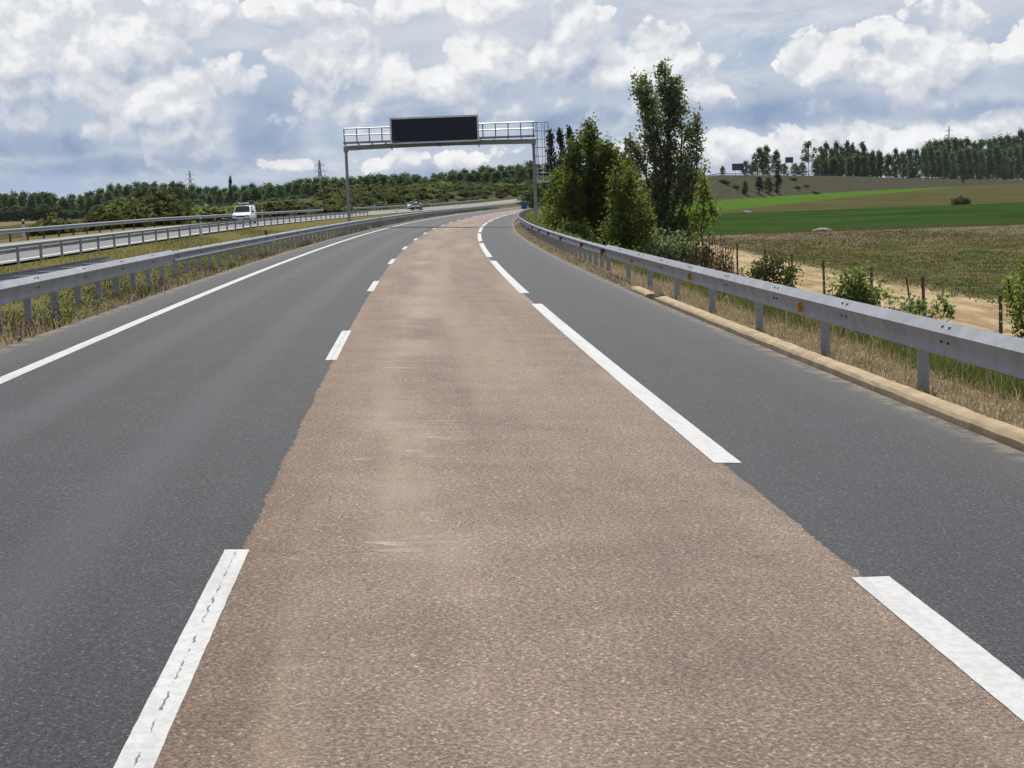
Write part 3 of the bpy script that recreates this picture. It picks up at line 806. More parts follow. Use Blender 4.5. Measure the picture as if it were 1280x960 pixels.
# wire fence along the foot of the slope
fr = PG(40, 15.6)
fence = empty('wire_fence', fr, 'thin rusty wire fence on slim posts along the sandy track', 'fence')
M_wire = plain('rusty_post', (.10, .075, .055), .8)
tops = []
for (px, py) in ((1251, 369), (1155, 345), (1088.5, 334), (1030.5, 325), (989, 318), (957, 312), (921, 305)):
    # a post stands on the line X = 12 m
    d = ray(px, py); Yp = 12.0 / d[0]
    x = 12.0; zt = CAMZ + d[2] * Yp; g = gz(x, Yp)
    mb = MB(fr); lean = rnd.uniform(-.05, .05)
    mb.tube([(x, Yp, g - .3), (x + lean, Yp, zt)], [.05, .045], 8); mb.build('fence_post', [M_wire], fence)
    tops.append((Vector((x, Yp, g)), Vector((x + lean, Yp, zt))))
mb = MB(fr); d = ray(1136, 345); Yp = 12.0 / d[0]; g = gz(12, Yp); mb.tube([(12.25, Yp, g - .2), (11.85, Yp - .3, CAMZ + d[2] * Yp)], .028, 6); mb.build('brace', [M_wire], fence)
mb = MB(fr)
for i in range(len(tops) - 1):
    for f_ in (.3, .6, .92):
        a = tops[i][0].lerp(tops[i][1], f_); c_ = tops[i + 1][0].lerp(tops[i + 1][1], f_)
        mb.tube([a, (a + c_) / 2 + Vector((0, 0, -.05)), c_], .004, 4)
mb.build('wires', [M_wire], fence)

# ------------------------------------------------------------------ vehicles on the opposite carriageway
def car_paint(name, c, rough=.25, metal=.0):
    m, nt, b, _ = new_mat(name)
    tc = nt.node('ShaderNodeTexCoord'); n = nt.noise(tc.outputs['Object'], 3, 5, .6); z = nt.sep(tc.outputs['Object'])[2]
    dirt = nt.m('MULTIPLY', nt.ss(nt.m('ADD', z, nt.m('MULTIPLY', n, .3)), .55, .25), .35)
    setb(nt, b, nt.mix(dirt, c, (.16, .14, .11)), rough, metal, .5)
    b.inputs['Coat Weight'].default_value = .12
    return m
M_vanw = car_paint('white_paint', (.80, .80, .80)); M_cardk = car_paint('dark_blue_paint', (.010, .012, .020), .7); M_carw = car_paint('pearl_white_paint', (.78, .78, .79))
M_glass = plain('tinted_glass', (.02, .022, .03), .12, 0, .35, .05); M_plast = plain('black_plastic', (.025, .025, .03), .55)
M_tyre = plain('tyre_rubber', (.02, .02, .02), .85); M_lamp = plain('headlamp_glass', (.55, .57, .60), .08, .3); M_plate = plain('number_plate', (.72, .72, .70), .4)

def vehicle(name, label, cat, s, t, prof, w, belt, top, paint, screen, sides, wheel_y, wr, rack=False, hood_z=.8, grille=None):
    xx, yy = xy(s, t); org = Vector((float(xx), float(yy), float(zother(s, t)) + .004))
    r = empty(name, org, label, cat, None, -heading(s))
    inset = lambda z: w * (1 - .20 * max(0.0, (z - belt) / (top - belt)))
    rings = []
    for sg in (-1, -.8, .8, 1):
        rings.append([Vector((sg * inset(z) * 1.0, y * (1 if abs(sg) == 1 else 1) - (0 if abs(sg) == 1 else .07 * (1 if y < 0 else -1)), z)) for y, z in prof])
    mb = MB(); mb.loft(rings); mb.build('body', [paint], r, smooth=True, bevel=.045)
    (y0, z0), (y1, z1) = screen
    ny, nz = (z1 - z0), -(y1 - y0); L = math.hypot(ny, nz); oy, oz = -abs(ny) / L * .10, abs(nz) / L * .06
    mb = MB(); k0 = inset(z0) * .90; k1 = inset(z1) * .88
    mb.add([(-k0, y0 + oy, z0 + oz), (k0, y0 + oy, z0 + oz), (k1, y1 + oy, z1 + oz), (-k1, y1 + oy, z1 + oz),
            (-k0, y0 + oy + .05, z0), (k0, y0 + oy + .05, z0), (k1, y1 + oy + .05, z1), (-k1, y1 + oy + .05, z1)],
           [(0, 1, 2, 3), (4, 7, 6, 5), (0, 4, 5, 1), (1, 5, 6, 2), (2, 6, 7, 3), (3, 7, 4, 0)])
    mb.build('windscreen', [M_glass], r)
    for q in sides:
        for sg in (-1, 1):
            mb = MB(); n = len(q)
            vo = [(sg * (inset(z) + .012), y, z) for y, z in q]; vi = [(sg * (inset(z) - .03), y, z) for y, z in q]
            mb.add(vo + vi, [tuple(range(n)), tuple(range(2 * n - 1, n - 1, -1))] + [(i, i + n, (i + 1) % n + n, (i + 1) % n) for i in range(n)])
            mb.build('side_window', [M_glass], r)
    yf = min(p[0] for p in prof)
    for sg in (-1, 1):
        mb = MB(); mb.box((sg * w * .76, yf + .07, hood_z - .10), (w * .42, .2, .19)); mb.build('headlight', [M_lamp], r, bevel=.03)
        mb = MB(); mb.box((sg * (w + .12), screen[0][0] + .25, belt + .08), (.22, .12, .17)); mb.build('wing_mirror', [M_plast], r, bevel=.03)
        for wy in wheel_y:
            mb = MB(); mb.tube([(sg * (w - .22), wy, wr), (sg * (w - .005), wy, wr)], wr, 24); wl = mb.build('wheel', [M_tyre], r, smooth=True)
            mb = MB(); mb.tube([(sg * (w - .03), wy, wr), (sg * (w + .008), wy, wr)], [wr * .64, wr * .60], 20); mb.build('rim', [M_galv], wl, smooth=True)
    mb = MB(); mb.box((0, yf + .06, .42), (w * 1.96, .26, .34)); mb.build('bumper', [grille or M_plast], r, bevel=.06)
    mb = MB(); mb.box((0, yf + .02, hood_z - .14), (w * 1.0, .14, .14)); mb.build('grille', [M_plast], r, bevel=.02)
    mb = MB(); mb.box((0, yf - .085, .47), (.52, .02, .11)); mb.build('number_plate', [M_plate], r)
    if rack:
        for yb in (-.15, .75, 1.5):
            mb = MB(); mb.bar((-w * .78, yb, top + .12), (w * .78, yb, top + .12), .05, .04)
            for sg in (-1, 1): mb.bar((sg * w * .74, yb, top - .06), (sg * w * .74, yb, top + .12), .05, .05)
            mb.build('roof_rack_bar', [M_galvd], r)
        mb = MB(); mb.box((-.15, .75, top + .2), (.75, 2.0, .12)); mb.build('roof_load', [M_alu], r, bevel=.03)
    return r

van_prof = [(-2.10, .28), (-2.15, .55), (-2.08, .86), (-1.25, 1.12), (-.55, 1.72), (-.25, 1.80), (1.95, 1.80), (2.08, 1.65), (2.14, 1.0), (2.12, .30)]
vehicle('van', 'small white van with roof rack coming towards us on the opposite carriageway', 'van', s_for_px(306, -20.6, 100, 260), -20.6, van_prof, .88, 1.1, 1.82, M_vanw,
        ((-1.20, 1.15), (-.58, 1.70)), [[(-1.0, 1.14), (-.50, 1.66), (.30, 1.68), (.30, 1.14)]], (-1.35, 1.35), .32, rack=True, hood_z=.90)
car_prof = [(-2.15, .25), (-2.20, .52), (-2.10, .72), (-1.20, .92), (-.35, 1.40), (.2, 1.46), (1.2, 1.40), (1.85, 1.02), (2.15, .92), (2.18, .28)]
def car(label, px, t, paint, lo, hi, grille=None):
    vehicle('car', label, 'car', s_for_px(px, t, lo, hi), t, car_prof, .89, .9, 1.46, paint, ((-1.12, .97), (-.40, 1.38)),
            [[(-.95, .96), (-.32, 1.34), (.45, 1.38), (.45, .96)], [(.52, .96), (.52, 1.38), (1.12, 1.34), (1.62, 1.0)]], (-1.35, 1.32), .32, hood_z=.76, grille=grille)
car('dark oncoming car on the opposite carriageway ahead of the white car', 521.0, -19.3, M_cardk, 200, 400)
car('white oncoming car half hidden behind the dark car', 516.3, -23.3, M_carw, 250, 460, M_carw)

# ------------------------------------------------------------------ electricity pylons
M_lat = plain('lattice_steel', (.20, .22, .25), .6, .3)
def pylon_mesh(H=45.0):
    mb = MB(); lv = [(0, 3.6), (9, 2.9), (17, 2.2), (24, 1.6), (30, 1.1), (36, .85), (42, .6), (H, .12)]
    for i in range(len(lv) - 1):
        (z0, a), (z1, b_) = lv[i], lv[i + 1]
        c0 = [(a, a), (-a, a), (-a, -a), (a, -a)]; c1 = [(b_, b_), (-b_, b_), (-b_, -b_), (b_, -b_)]
        for k in range(4):
            j = (k + 1) % 4
            mb.bar((*c0[k], z0), (*c1[k], z1), .34); mb.bar((*c0[k], z0), (*c1[j], z1), .2); mb.bar((*c0[j], z0), (*c1[k], z1), .2)
            mb.bar((*c1[k], z1), (*c1[j], z1), .2)
    for z, w in ((29, 6.0), (34.5, 5.0), (40, 4.2)):
        for sg in (-1, 1):
            for dy in (-.7, .7):
                mb.bar((sg * .8, dy, z), (sg * w, 0, z + .3), .26); mb.bar((sg * .8, dy, z + 2.2), (sg * w, 0, z + .3), .22)
            mb.bar((sg * w, 0, z + .3), (sg * w, 0, z - 1.6), .22)
    return mb.mesh('pylon')
pym = pylon_mesh(); pym.materials.append(M_lat)
for (px, py, Yd, lab) in ((399, 200, 1500, 'tall lattice pylon above the wood just off the left gantry leg'), (237, 213, 1900, 'lattice pylon with drooping arms above the wood behind the white van'),
                          (14.5, 236, 2300, 'small lattice pylon at the end of the wood'), (1186, 158, 2000, 'lattice pylon mast rising over the poplar plantation beyond the fields')):
    q = at(px, py, Yd)
    o = link('pylon', pym); o.location = (q[0], Yd, q[2] - 45.0); o.rotation_euler = (0, 0, rnd.uniform(-.5, .5))
    tag(o, lab, 'pylon', 'electricity pylons')

# ------------------------------------------------------------------ trees
M_bark = plain('bark', (.085, .065, .048), .9, 0, .2, .35, 3.0)
M_barkp = plain('pale_bark', (.20, .185, .155), .9, 0, .2, .35, 1.0)
M_pop = leaf_mat('poplar_leaves', (.088, .106, .058), (.175, .195, .115), (.11, .142, .070), .48, None, .30, .5)
M_yel = leaf_mat('young_leaves', (.11, .142, .036), (.205, .245, .07), (.14, .18, .048), .54, None, .2, .55)
M_mid = leaf_mat('bush_leaves', (.088, .112, .042), (.168, .196, .080), (.118, .148, .056), .52, None, .2, .55)
M_far = leaf_mat('distant_leaves', (.058, .094, .050), (.120, .168, .082), (.080, .124, .062), .42)
M_far2 = leaf_mat('distant_dark_leaves', (.012, .022, .018), (.024, .038, .028), (.018, .030, .022), .15)
M_olive = leaf_mat('olive_scrub', (.066, .076, .034), (.130, .138, .064), (.098, .098, .050), .32)
M_dead = leaf_mat('dead_stalks', (.055, .038, .025), (.13, .095, .062), (.08, .058, .04), .1)
M_grass = leaf_mat('grass_blades', (.060, .080, .026), (.130, .150, .055), (.09, .11, .035), .32, (1.4, 1.5, .7))
M_straw = leaf_mat('straw_blades', (.27, .215, .14), (.54, .45, .31), (.38, .30, .20), .25, (1.2, 1.15, .9))

def tree(name, label, cat, Yd, spines, rng, mats, leaf=.15, per_m=9, group=None, depth=1.0, wood=.16, extra=None, leaves=26, cr=.30):
    """spines: list of (pixel polyline seen at distance Yd, crown radius low, crown radius high[, material]); depth spreads limbs fore and aft"""
    bx, by = spines[0][0][0]
    q = at(bx, by, Yd); org = Vector((q[0], Yd, gz(q[0], Yd)))
    root = empty(name, org, label, cat, group)
    tr = MB(org); Cs = {}
    for si, sp in enumerate(spines):
        pts, r0, r1 = sp[:3]; mat = sp[3] if len(sp) > 3 else mats
        off = 0 if si == 0 else rng.uniform(-1, 1) * depth
        p3 = []
        for k, (x, y) in enumerate(pts):
            u = k / max(1, len(pts) - 1)
            a = at(x, y, Yd); p3.append(Vector((a[0], Yd + off * min(1, u * 1.6), a[2])))
        if si == 0: p3[0].z = org.z - .2
        # resample with slight waviness
        fine = []
        for k in range(len(p3) - 1):
            for j in range(6): fine.append(p3[k].lerp(p3[k + 1], j / 6) + Vector(rng.normal(0, .03, 3)))
        fine.append(p3[-1])
        L = sum((fine[i + 1] - fine[i]).length for i in range(len(fine) - 1))
        w0 = wood * (1 if si == 0 else .5)
        tr.tube(fine, [w0 * (1 - .85 * i / (len(fine) - 1)) for i in range(len(fine))], 7)
        nc = max(3, int(L * per_m * max(.5, (r0 + r1))))
        for c in range(nc):
            u = rng.uniform(.10 if si == 0 else 0, 1.0); idx = u * (len(fine) - 1); i0 = min(int(idx), len(fine) - 2)
            p = fine[i0].lerp(fine[i0 + 1], idx - i0)
            R = (r0 + (r1 - r0) * u)
            rad = R * math.sqrt(rng.uniform(.02, 1)); an = rng.uniform(0, 2 * math.pi)
            cc = p + Vector((math.cos(an) * rad, math.sin(an) * rad, rng.normal(0, .15)))
            if rng.random() < .3: tr.tube([p - Vector((0, 0, .35 * rad)), p.lerp(cc, .6), cc], [.025, .016, .006], 4, cap=False)
            nl = int(leaves * rng.uniform(.5, 1.4)); rr_ = cr * rng.uniform(.6, 1.25)
            Cs.setdefault(mat, []).append(np.array(cc) + rng.normal(0, 1, (nl, 3)) * np.array([rr_, rr_, rr_ * 1.25]) * .62)
    tr.build('trunk', [M_bark], root, smooth=True)
    for m_, lst in Cs.items():
        me = leaves_mesh('crown', np.concatenate(lst) - np.array(org), leaf, rng)
        link('crown', me, root, [m_])
    return root

R_ = np.random.default_rng
tree('poplar_tree', 'tallest poplar with twin tips and gaps of sky, standing behind the guard rail', 'tree', 80, [
    ([(829, 345), (832, 280), (838, 200), (834, 130), (828, 80)], .75, .28),
    ([(828, 320), (822, 240), (815, 180), (805, 130), (798, 94)], .70, .30), ([(828, 300), (822, 220), (818, 160), (814, 108)], .6, .3),
    ([(830, 300), (815, 240), (800, 200), (788, 176)], .55, .25),
    ([(833, 300), (848, 230), (852, 170), (848, 125), (838, 96)], .65, .28),
    ([(834, 310), (858, 240), (864, 190), (860, 150)], .60, .30),
    ([(834, 320), (862, 260), (868, 205), (869, 143)], .45, .12),
    ([(826, 330), (806, 285), (794, 250), (786, 222)], .60, .35),
    ([(830, 240), (824, 180), (812, 140), (800, 112)], .55, .30),
    ([(832, 210), (836, 160), (842, 120)], .65, .35),
    ([(826, 340), (846, 300), (862, 285), (872, 262)], .75, .5),
    ([(826, 345), (812, 318), (800, 300), (792, 285)], .85, .6),
    ([(838, 345), (838, 320), (842, 290)], 1.0, .9), ([(830, 300), (812, 262), (802, 236)], .8, .5), ([(832, 280), (850, 240), (858, 215)], .7, .5)], R_(11), M_pop, leaf=.15, per_m=13, depth=1.2, leaves=26, cr=.23, wood=.15)
tree('leafy_tree', 'broad bright green young poplar clump nearest to the gantry ladder', 'tree', 96, [
    ([(738, 318), (738, 260), (738, 200), (735, 156)], 1.3, .22),
    ([(738, 310), (720, 250), (715, 205), (722, 180)], 1.0, .35),
    ([(740, 310), (760, 250), (765, 215), (755, 182)], 1.0, .35),
    ([(736, 312), (708, 270), (700, 240), (703, 218)], 1.0, .4),
    ([(744, 312), (775, 265), (783, 225), (780, 196)], .8, .25),
    ([(738, 318), (712, 292), (696, 276)], .9, .7, M_mid),
    ([(742, 318), (765, 290), (782, 262)], 1.1, .8),
    ([(738, 250), (745, 200), (744, 170)], .9, .35), ([(744, 300), (770, 245), (776, 212)], 1.2, .6), ([(748, 310), (774, 255), (785, 222), (787, 203)], .9, .35), ([(742, 300), (766, 232), (768, 188)], .9, .3), ([(750, 312), (778, 280), (792, 256)], .9, .6), ([(732, 300), (712, 255), (706, 232)], 1.2, .6), ([(742, 300), (756, 240), (750, 196)], 1.1, .5),
    ([(738, 318), (735, 300), (730, 270)], 1.4, 1.2),
    ([(728, 310), (716, 262), (712, 226)], .7, .35, M_yel),
    ([(745, 300), (756, 262), (762, 236)], .6, .35, M_yel)], R_(12), M_mid, leaf=.19, per_m=13, depth=1.6, leaves=24, cr=.33)
tree('leafy_tree', 'light green sapling thicket between the broad clump and the tallest poplar', 'tree', 74, [
    ([(782, 338), (780, 300), (778, 262), (782, 236)], .6, .3),
    ([(780, 335), (768, 300), (764, 270)], .5, .3, M_yel), ([(784, 335), (796, 300), (800, 270), (796, 245)], .65, .4), ([(782, 330), (786, 280), (788, 240), (790, 214)], .6, .25, M_mid), ([(778, 330), (764, 290), (768, 245), (772, 214)], .6, .25, M_mid), ([(786, 330), (800, 280), (806, 240)], .6, .3, M_mid),
    ([(780, 338), (758, 320), (748, 303)], .5, .4, M_yel), ([(786, 338), (806, 322), (814, 300)], .55, .4, M_mid)], R_(13), M_mid, leaf=.15, per_m=15, depth=.8, leaves=24, cr=.26, wood=.07)
tree('sapling', 'thin lone sapling with light leaves beside the tallest poplar, against the fields', 'tree', 74, [
    ([(876, 330), (878, 285), (881, 240), (880, 205)], .38, .15), ([(877, 300), (868, 275), (866, 258)], .35, .2), ([(878, 290), (888, 268), (889, 254)], .35, .2)],
    R_(14), M_yel, leaf=.15, per_m=15, leaves=16, cr=.22, wood=.05, depth=.3)
tree('bush', 'dark rounded bush at the foot of the tallest poplar', 'shrub', 72, [
    ([(842, 345), (838, 318), (834, 300)], .9, .7), ([(848, 345), (868, 325), (876, 312)], .7, .5), ([(838, 345), (820, 328), (812, 315)], .7, .5)], R_(15), M_pop, leaf=.14, per_m=26, leaves=26, cr=.27, wood=.05)
tree('bush', 'small green bush beside the right gantry leg behind the rail', 'shrub', 122, [
    ([(690, 292), (690, 275), (689, 262)], 1.1, .6), ([(692, 292), (704, 280), (708, 264)], 1.0, .6), ([(688, 292), (680, 284), (678, 274)], .7, .4)], R_(16), M_mid, leaf=.19, per_m=20, leaves=26, cr=.35, wood=.05)
tree('bush', 'low green bush spilling towards the guard rail under the young poplars', 'shrub', 92, [
    ([(716, 310), (716, 296), (718, 284)], .9, .6), ([(718, 310), (730, 302), (738, 296)], .8, .6), ([(714, 310), (704, 300), (700, 290)], .7, .5)], R_(17), M_mid, leaf=.17, per_m=20, leaves=24, cr=.32, wood=.04)
tree('bush', 'low leafy bush behind the red reflectors under the sapling thicket', 'shrub', 66, [
    ([(770, 338), (770, 326), (772, 316)], .55, .4, M_yel), ([(774, 338), (790, 330), (800, 322)], .55, .4), ([(766, 338), (752, 328), (744, 318)], .5, .35)], R_(18), M_mid, leaf=.14, per_m=26, leaves=24, cr=.24, wood=.04)
tree('bush', 'grey brown scrubby bush right of the dead stalks, before the sandy track', 'shrub', 56, [
    ([(968, 372), (966, 345), (962, 325)], .6, .35), ([(970, 372), (984, 350), (990, 332)], .5, .3), ([(964, 372), (948, 350), (942, 335)], .45, .3)], R_(19), M_olive, leaf=.11, per_m=20, leaves=26, cr=.22, wood=.04)
tree('bush', 'glossy dark green leafy bush in front of the fence, largest beside the track', 'shrub', 44, [
    ([(1072, 400), (1070, 374), (1066, 352)], .48, .26), ([(1075, 400), (1098, 376), (1106, 362)], .4, .22), ([(1068, 400), (1050, 376), (1044, 358)], .4, .2), ([(1075, 400), (1086, 370), (1084, 354)], .4, .22)], R_(20), M_mid, leaf=.11, per_m=24, leaves=26, cr=.20, wood=.03)
tree('bush', 'sprawling light green bush just above the rail, between the dark bush and fence post', 'shrub', 36, [
    ([(1146, 418), (1144, 398), (1142, 386)], .30, .2), ([(1148, 418), (1168, 396), (1182, 380)], .22, .12), ([(1142, 418), (1122, 398), (1112, 388)], .28, .2)], R_(21), M_mid, leaf=.09, per_m=40, leaves=20, cr=.13, wood=.02)
tree('bush', 'bright green bush at the picture edge beside the last fence post', 'shrub', 34, [
    ([(1290, 440), (1286, 400), (1280, 360), (1282, 320)], .30, .15), ([(1288, 430), (1272, 404), (1266, 388)], .22, .12), ([(1290, 420), (1272, 372), (1268, 360)], .2, .1), ([(1294, 420), (1300, 380), (1306, 340)], .3, .2)], R_(22), M_yel, leaf=.09, per_m=20, leaves=20, cr=.15, wood=.03)

# withered docks and teasels: one plant per stem group
def stalk_plant(px, py_top, Yd, label, rng, n=7, spread=.25):
    q = at(px, 330, Yd); org = Vector((q[0], Yd, gz(q[0], Yd)))
    H = at(px, py_top, Yd)[2] - org.z
    root = empty('dead_plant', org, label, 'dead plant', 'withered stalks under the tallest poplar')
    mb = MB(); C = []
    for k in range(n):
        b0 = Vector((rng.uniform(-spread, spread), rng.uniform(-spread, spread), -.1)); h = H * rng.uniform(.65, 1)
        tp = b0 + Vector((rng.normal(0, .12), rng.normal(0, .12), h))
        mb.tube([b0, b0.lerp(tp, .5), tp], [.016, .012, .008], 5)
        for j in range(60):
            u = rng.uniform(.45, 1); C.append(np.array(b0.lerp(tp, u)) + rng.normal(0, .06, 3))
    mb.build('stems', [M_dead], root)
    link('foliage', leaves_mesh('foliage', np.array(C), .08, rng, .5, .4), root, [M_dead])
for i, (px, py) in enumerate(((880, 285), (887, 292), (893, 282), (899, 295), (905, 290), (910, 300), (915, 306), (872, 300), (896, 300), (866, 306))):
    stalk_plant(px, py, 62 + (i % 3) * 2.5, 'brown withered stalks in the thicket between the tallest poplar and the fields', R_(40 + i))

# ------------------------------------------------------------------ distant trees (shared meshes, every tree an object with trunk and crown)
def far_tree_meshes(kind, seed):
    rng = R_(seed); H = 18.0
    mb = MB(); mb.tube([(0, 0, -.5), (rng.normal(0, .1), 0, H * .5), (0, 0, H * .9)], [.22, .15, .04], 6)
    C = []
    if kind == 'column': W, lo, n = 1.5, .03, 44
    elif kind == 'poplar': W, lo, n = 2.5, .05, 84
    elif kind == 'round': W, lo, n = 4.2, .03, 96
    else: W, lo, n = 3.0, .45, 26                                    # 'open': a bare stem and a tuft
    for k in range(n):
        u = lo + (1 - lo) * rng.uniform(0, 1) ** .9
        e = max(0.0, math.sin(math.pi * (.14 + .86 * (u - lo) / (1 - lo)) ** (.85 if kind != 'round' else .9))) ** .55
        a = rng.uniform(0, 2 * math.pi); rad = W * e * math.sqrt(rng.uniform(.05, 1))
        c = np.array([math.cos(a) * rad, math.sin(a) * rad, u * H])
        C.append(c + rng.normal(0, 1, (26, 3)) * np.array([.55, .55, .75]))
        if kind == 'open': mb.tube([(0, 0, H * .4), tuple(c)], [.08, .03], 4)
    C = np.concatenate(C); C = C[C[:, 2] > .3]
    return mb.mesh('trunk'), leaves_mesh('crown', C, .74, rng, .85), H * (1.0 if kind != 'open' else 1.0)

FT = {}
for kind, mat, seeds in (('poplar', M_far, (51, 52, 53, 54)), ('round', M_far, (55, 56)), ('column', M_far2, (57, 58)), ('open', M_far, (59,))):
    FT[kind] = []
    for sd in seeds:
        a, b_, H = far_tree_meshes(kind, sd); a.materials.append(M_barkp); b_.materials.append(mat); FT[kind].append((a, b_, H))

def hit(px, py, Y0=60.0, Y1=1600.0):
    d = ray(px, py); Yv = np.arange(Y0, Y1, 2.0)
    X = d[0] * Yv; Z = d[2] * Yv + CAMZ; S_, T_ = st(X, Yv); G = zground(S_, T_, X, Yv)
    i = np.where(Z < G)[0]
    return float(Yv[i[0]]) if len(i) else Y1

def far_tree(px, ptop, Yd, kind, label, group, wide=1.0, zb=None, name='poplar_tree'):
    q = at(px, ptop, Yd); g = gz(q[0], Yd) if zb is None else zb
    tm, cm, H = rnd.choice(FT[kind]); h = max(2.0, q[2] - g)
    r = empty(name, (q[0], Yd, g), label, 'tree', group, rnd.uniform(0, 6.28)); sc = h / H
    r.scale = (wide * (.55 + .45 * sc), wide * (.55 + .45 * sc), sc)
    for nm, me in (('trunk', tm), ('crown', cm)):
        o = bpy.data.objects.new(nm, me); COL.objects.link(o); o.parent = r

def prof(x, pts):
    return float(np.interp(x, [p[0] for p in pts], [p[1] for p in pts]))
LEFT_TOP = [(-30, 243), (0, 243), (30, 241), (60, 240), (75, 245), (100, 244), (130, 236), (142, 230), (200, 228), (228, 229), (236, 233), (262, 236), (300, 233), (330, 232), (360, 229), (400, 224), (430, 222),
            (470, 219), (510, 218), (540, 220), (560, 217), (590, 212), (640, 207), (665, 204), (700, 206), (730, 208)]
LEFT_D = [(-30, 930), (110, 930), (135, 900), (240, 880), (360, 820), (430, 760), (560, 700), (730, 660)]
gL = 'trees of the long wood behind the opposite carriageway'
def wood_label(px, back):
    where = ('above the pale field at its near end' if px < 112 else 'behind the olive thicket' if px < 225 else 'behind the white van' if px < 345 else
             'around the left gantry leg' if px < 470 else 'below the message board' if px < 600 else 'by the right gantry leg')
    return ('poplar in the rear rows of the wood ' if back else 'poplar at the edge of the wood ') + where
x_ = -26.0
while x_ < 728:
    Yd = prof(x_, LEFT_D) + rnd.uniform(-12, 12); tp = prof(x_, LEFT_TOP)
    low = 5 if 130 < x_ < 300 else 2.5
    far_tree(x_, tp + low + rnd.uniform(-1.5, 3.5), Yd, 'poplar' if rnd.random() < .8 else 'round', wood_label(x_, False), gL, rnd.uniform(1.1, 1.6))
    x_ += rnd.uniform(9.0, 12.5)
x_ = -24.0
while x_ < 728:
    Yd = prof(x_, LEFT_D) + 45 + rnd.uniform(-12, 12)
    far_tree(x_, prof(x_, LEFT_TOP) + rnd.uniform(-1.8, 2.5), Yd, 'round' if rnd.random() < .45 else 'poplar', wood_label(x_, True), gL, rnd.uniform(1.2, 1.7))
    x_ += rnd.uniform(9.5, 13.5)
x_ = -20.0
while x_ < 728:                                                      # under-storey closing the wood's foot
    Yd = prof(x_, LEFT_D) - 14
    far_tree(x_, prof(x_, LEFT_TOP) + rnd.uniform(14, 21), Yd, 'round', 'bushy tree at the foot of the wood ' + wood_label(x_, False).split('wood ')[1], gL, 1.5, name='bushy_tree')
    x_ += rnd.uniform(11, 15)
far_tree(287.5, 223, 800, 'column', 'dark slim cypress-like tree poking out of the wood above the white van', 'dark slim trees', .6)
for px, tp, lab in ((687.5, 166, 'tallest dark columnar poplar next to the gantry ladder'), (700.5, 166, 'middle dark columnar poplar of three beyond the gantry ladder'), (711.8, 163, 'dark columnar poplar partly behind the leafy clump')):
    far_tree(px, tp, 420, 'column', lab, 'three dark columnar poplars', .70)
for px, tp, Yd in ((672, 232, 330), (684, 222, 300), (697, 214, 290), (664, 240, 350), (708, 218, 250)):
    far_tree(px, tp, Yd, 'round', 'bushy green tree on the bank beside the gantry ladder', 'bushy trees by the gantry ladder', 1.1, name='bushy_tree')

# right: plantation beyond the embankment
RIGHT_F = [(1020, 199), (1100, 192), (1130, 187), (1160, 186), (1200, 186), (1240, 184), (1290, 182)]
RIGHT_B = [(1160, 175), (1175, 174), (1190, 171), (1210, 176), (1230, 173), (1250, 171), (1268, 170), (1282, 162), (1300, 160)]
gR = 'poplars of the plantation beyond the embankment'
def s_emb(px): return float(np.interp(px, [889, 961, 1061, 1141, 1285], [755, 900, 1090, 1240, 1500]))
def yemb(px, extra): return float(xy(s_emb(px), -12)[1]) + extra
x_ = 1022.0
while x_ < 1296:
    far_tree(x_, prof(x_, RIGHT_F) + rnd.uniform(-3, 4), yemb(x_, 45), 'poplar', ('evenly planted poplar in the plantation edge left of the pylon mast' if x_ < 1182 else 'evenly planted poplar in the plantation edge right of the pylon mast'), gR, rnd.uniform(1.2, 1.55))
    x_ += rnd.uniform(8, 11)
x_ = 1160.0
while x_ < 1298:
    far_tree(x_, prof(x_, RIGHT_B) + rnd.uniform(-1, 4), yemb(x_, 190), 'poplar', 'taller bluish poplar in the rear rows of the plantation, above its edge', gR, rnd.uniform(1.4, 1.8))
    x_ += rnd.uniform(7, 9.5)
gC = 'tree clump by the blue signs'
for px, tp, kd, w_, lab in ((903, 208, 'round', .5, 'tiny bush at the left end of the crest'), (932, 202, 'round', .9, 'low rounded tree half covering the broad blue sign'), (941, 203, 'round', .8, 'low rounded tree just behind the broad blue sign'), (949, 186, 'round', 1.1, 'tall leafy tree, left of the pair between the blue signs'),
                            (958, 184, 'poplar', 1.2, 'tallest leafy tree between the two blue signs'), (970, 189, 'poplar', 1.2, 'leafy tree just left of the smaller blue sign'), (980, 205, 'round', .9, 'low tree under the smaller blue sign'), (993, 205, 'round', 1.0, 'low tree just right of the smaller blue sign'), (1003, 204, 'round', 1.0, 'low tree at the foot of the open-topped tree'),
                            (1010, 178, 'open', 1.5, 'odd tree with an open spreading top above bare stem'), (1019, 200, 'round', .9, 'low tree right of the open-topped tree')):
    far_tree(px, tp, yemb(px, 25), kd, lab, gC, w_, name='leafy_tree')
for k, px in enumerate(np.arange(1026, 1102, 6.5)):
    far_tree(px, (184, 180, 186, 179, 183, 178, 181, 188, 178, 192, 190, 189)[k % 12], yemb(px, 60), 'poplar', 'tall slender poplar in the dense group right of the open-topped tree', 'dense poplar group on the crest', 1.05)
for px, tp, bt, kd, w_, lab in ((931, 226, 243, 'poplar', .8, 'loose little tree alone on the embankment slope'), (949, 222, 242, 'column', 1.3, 'left of the three dark shrubs on the embankment slope'), (960, 222, 242, 'round', .75, 'widest of the three dark shrubs on the embankment slope'),
                                (972, 218, 241, 'column', 1.3, 'tallest of the three dark shrubs on the embankment slope'), (1204, 222, 228, 'column', 1.0, 'dark lone tree standing in front of the plantation')):
    far_tree(px, tp, hit(px, bt, 300), kd, lab, 'small trees on the embankment slope', w_, name='small_tree')

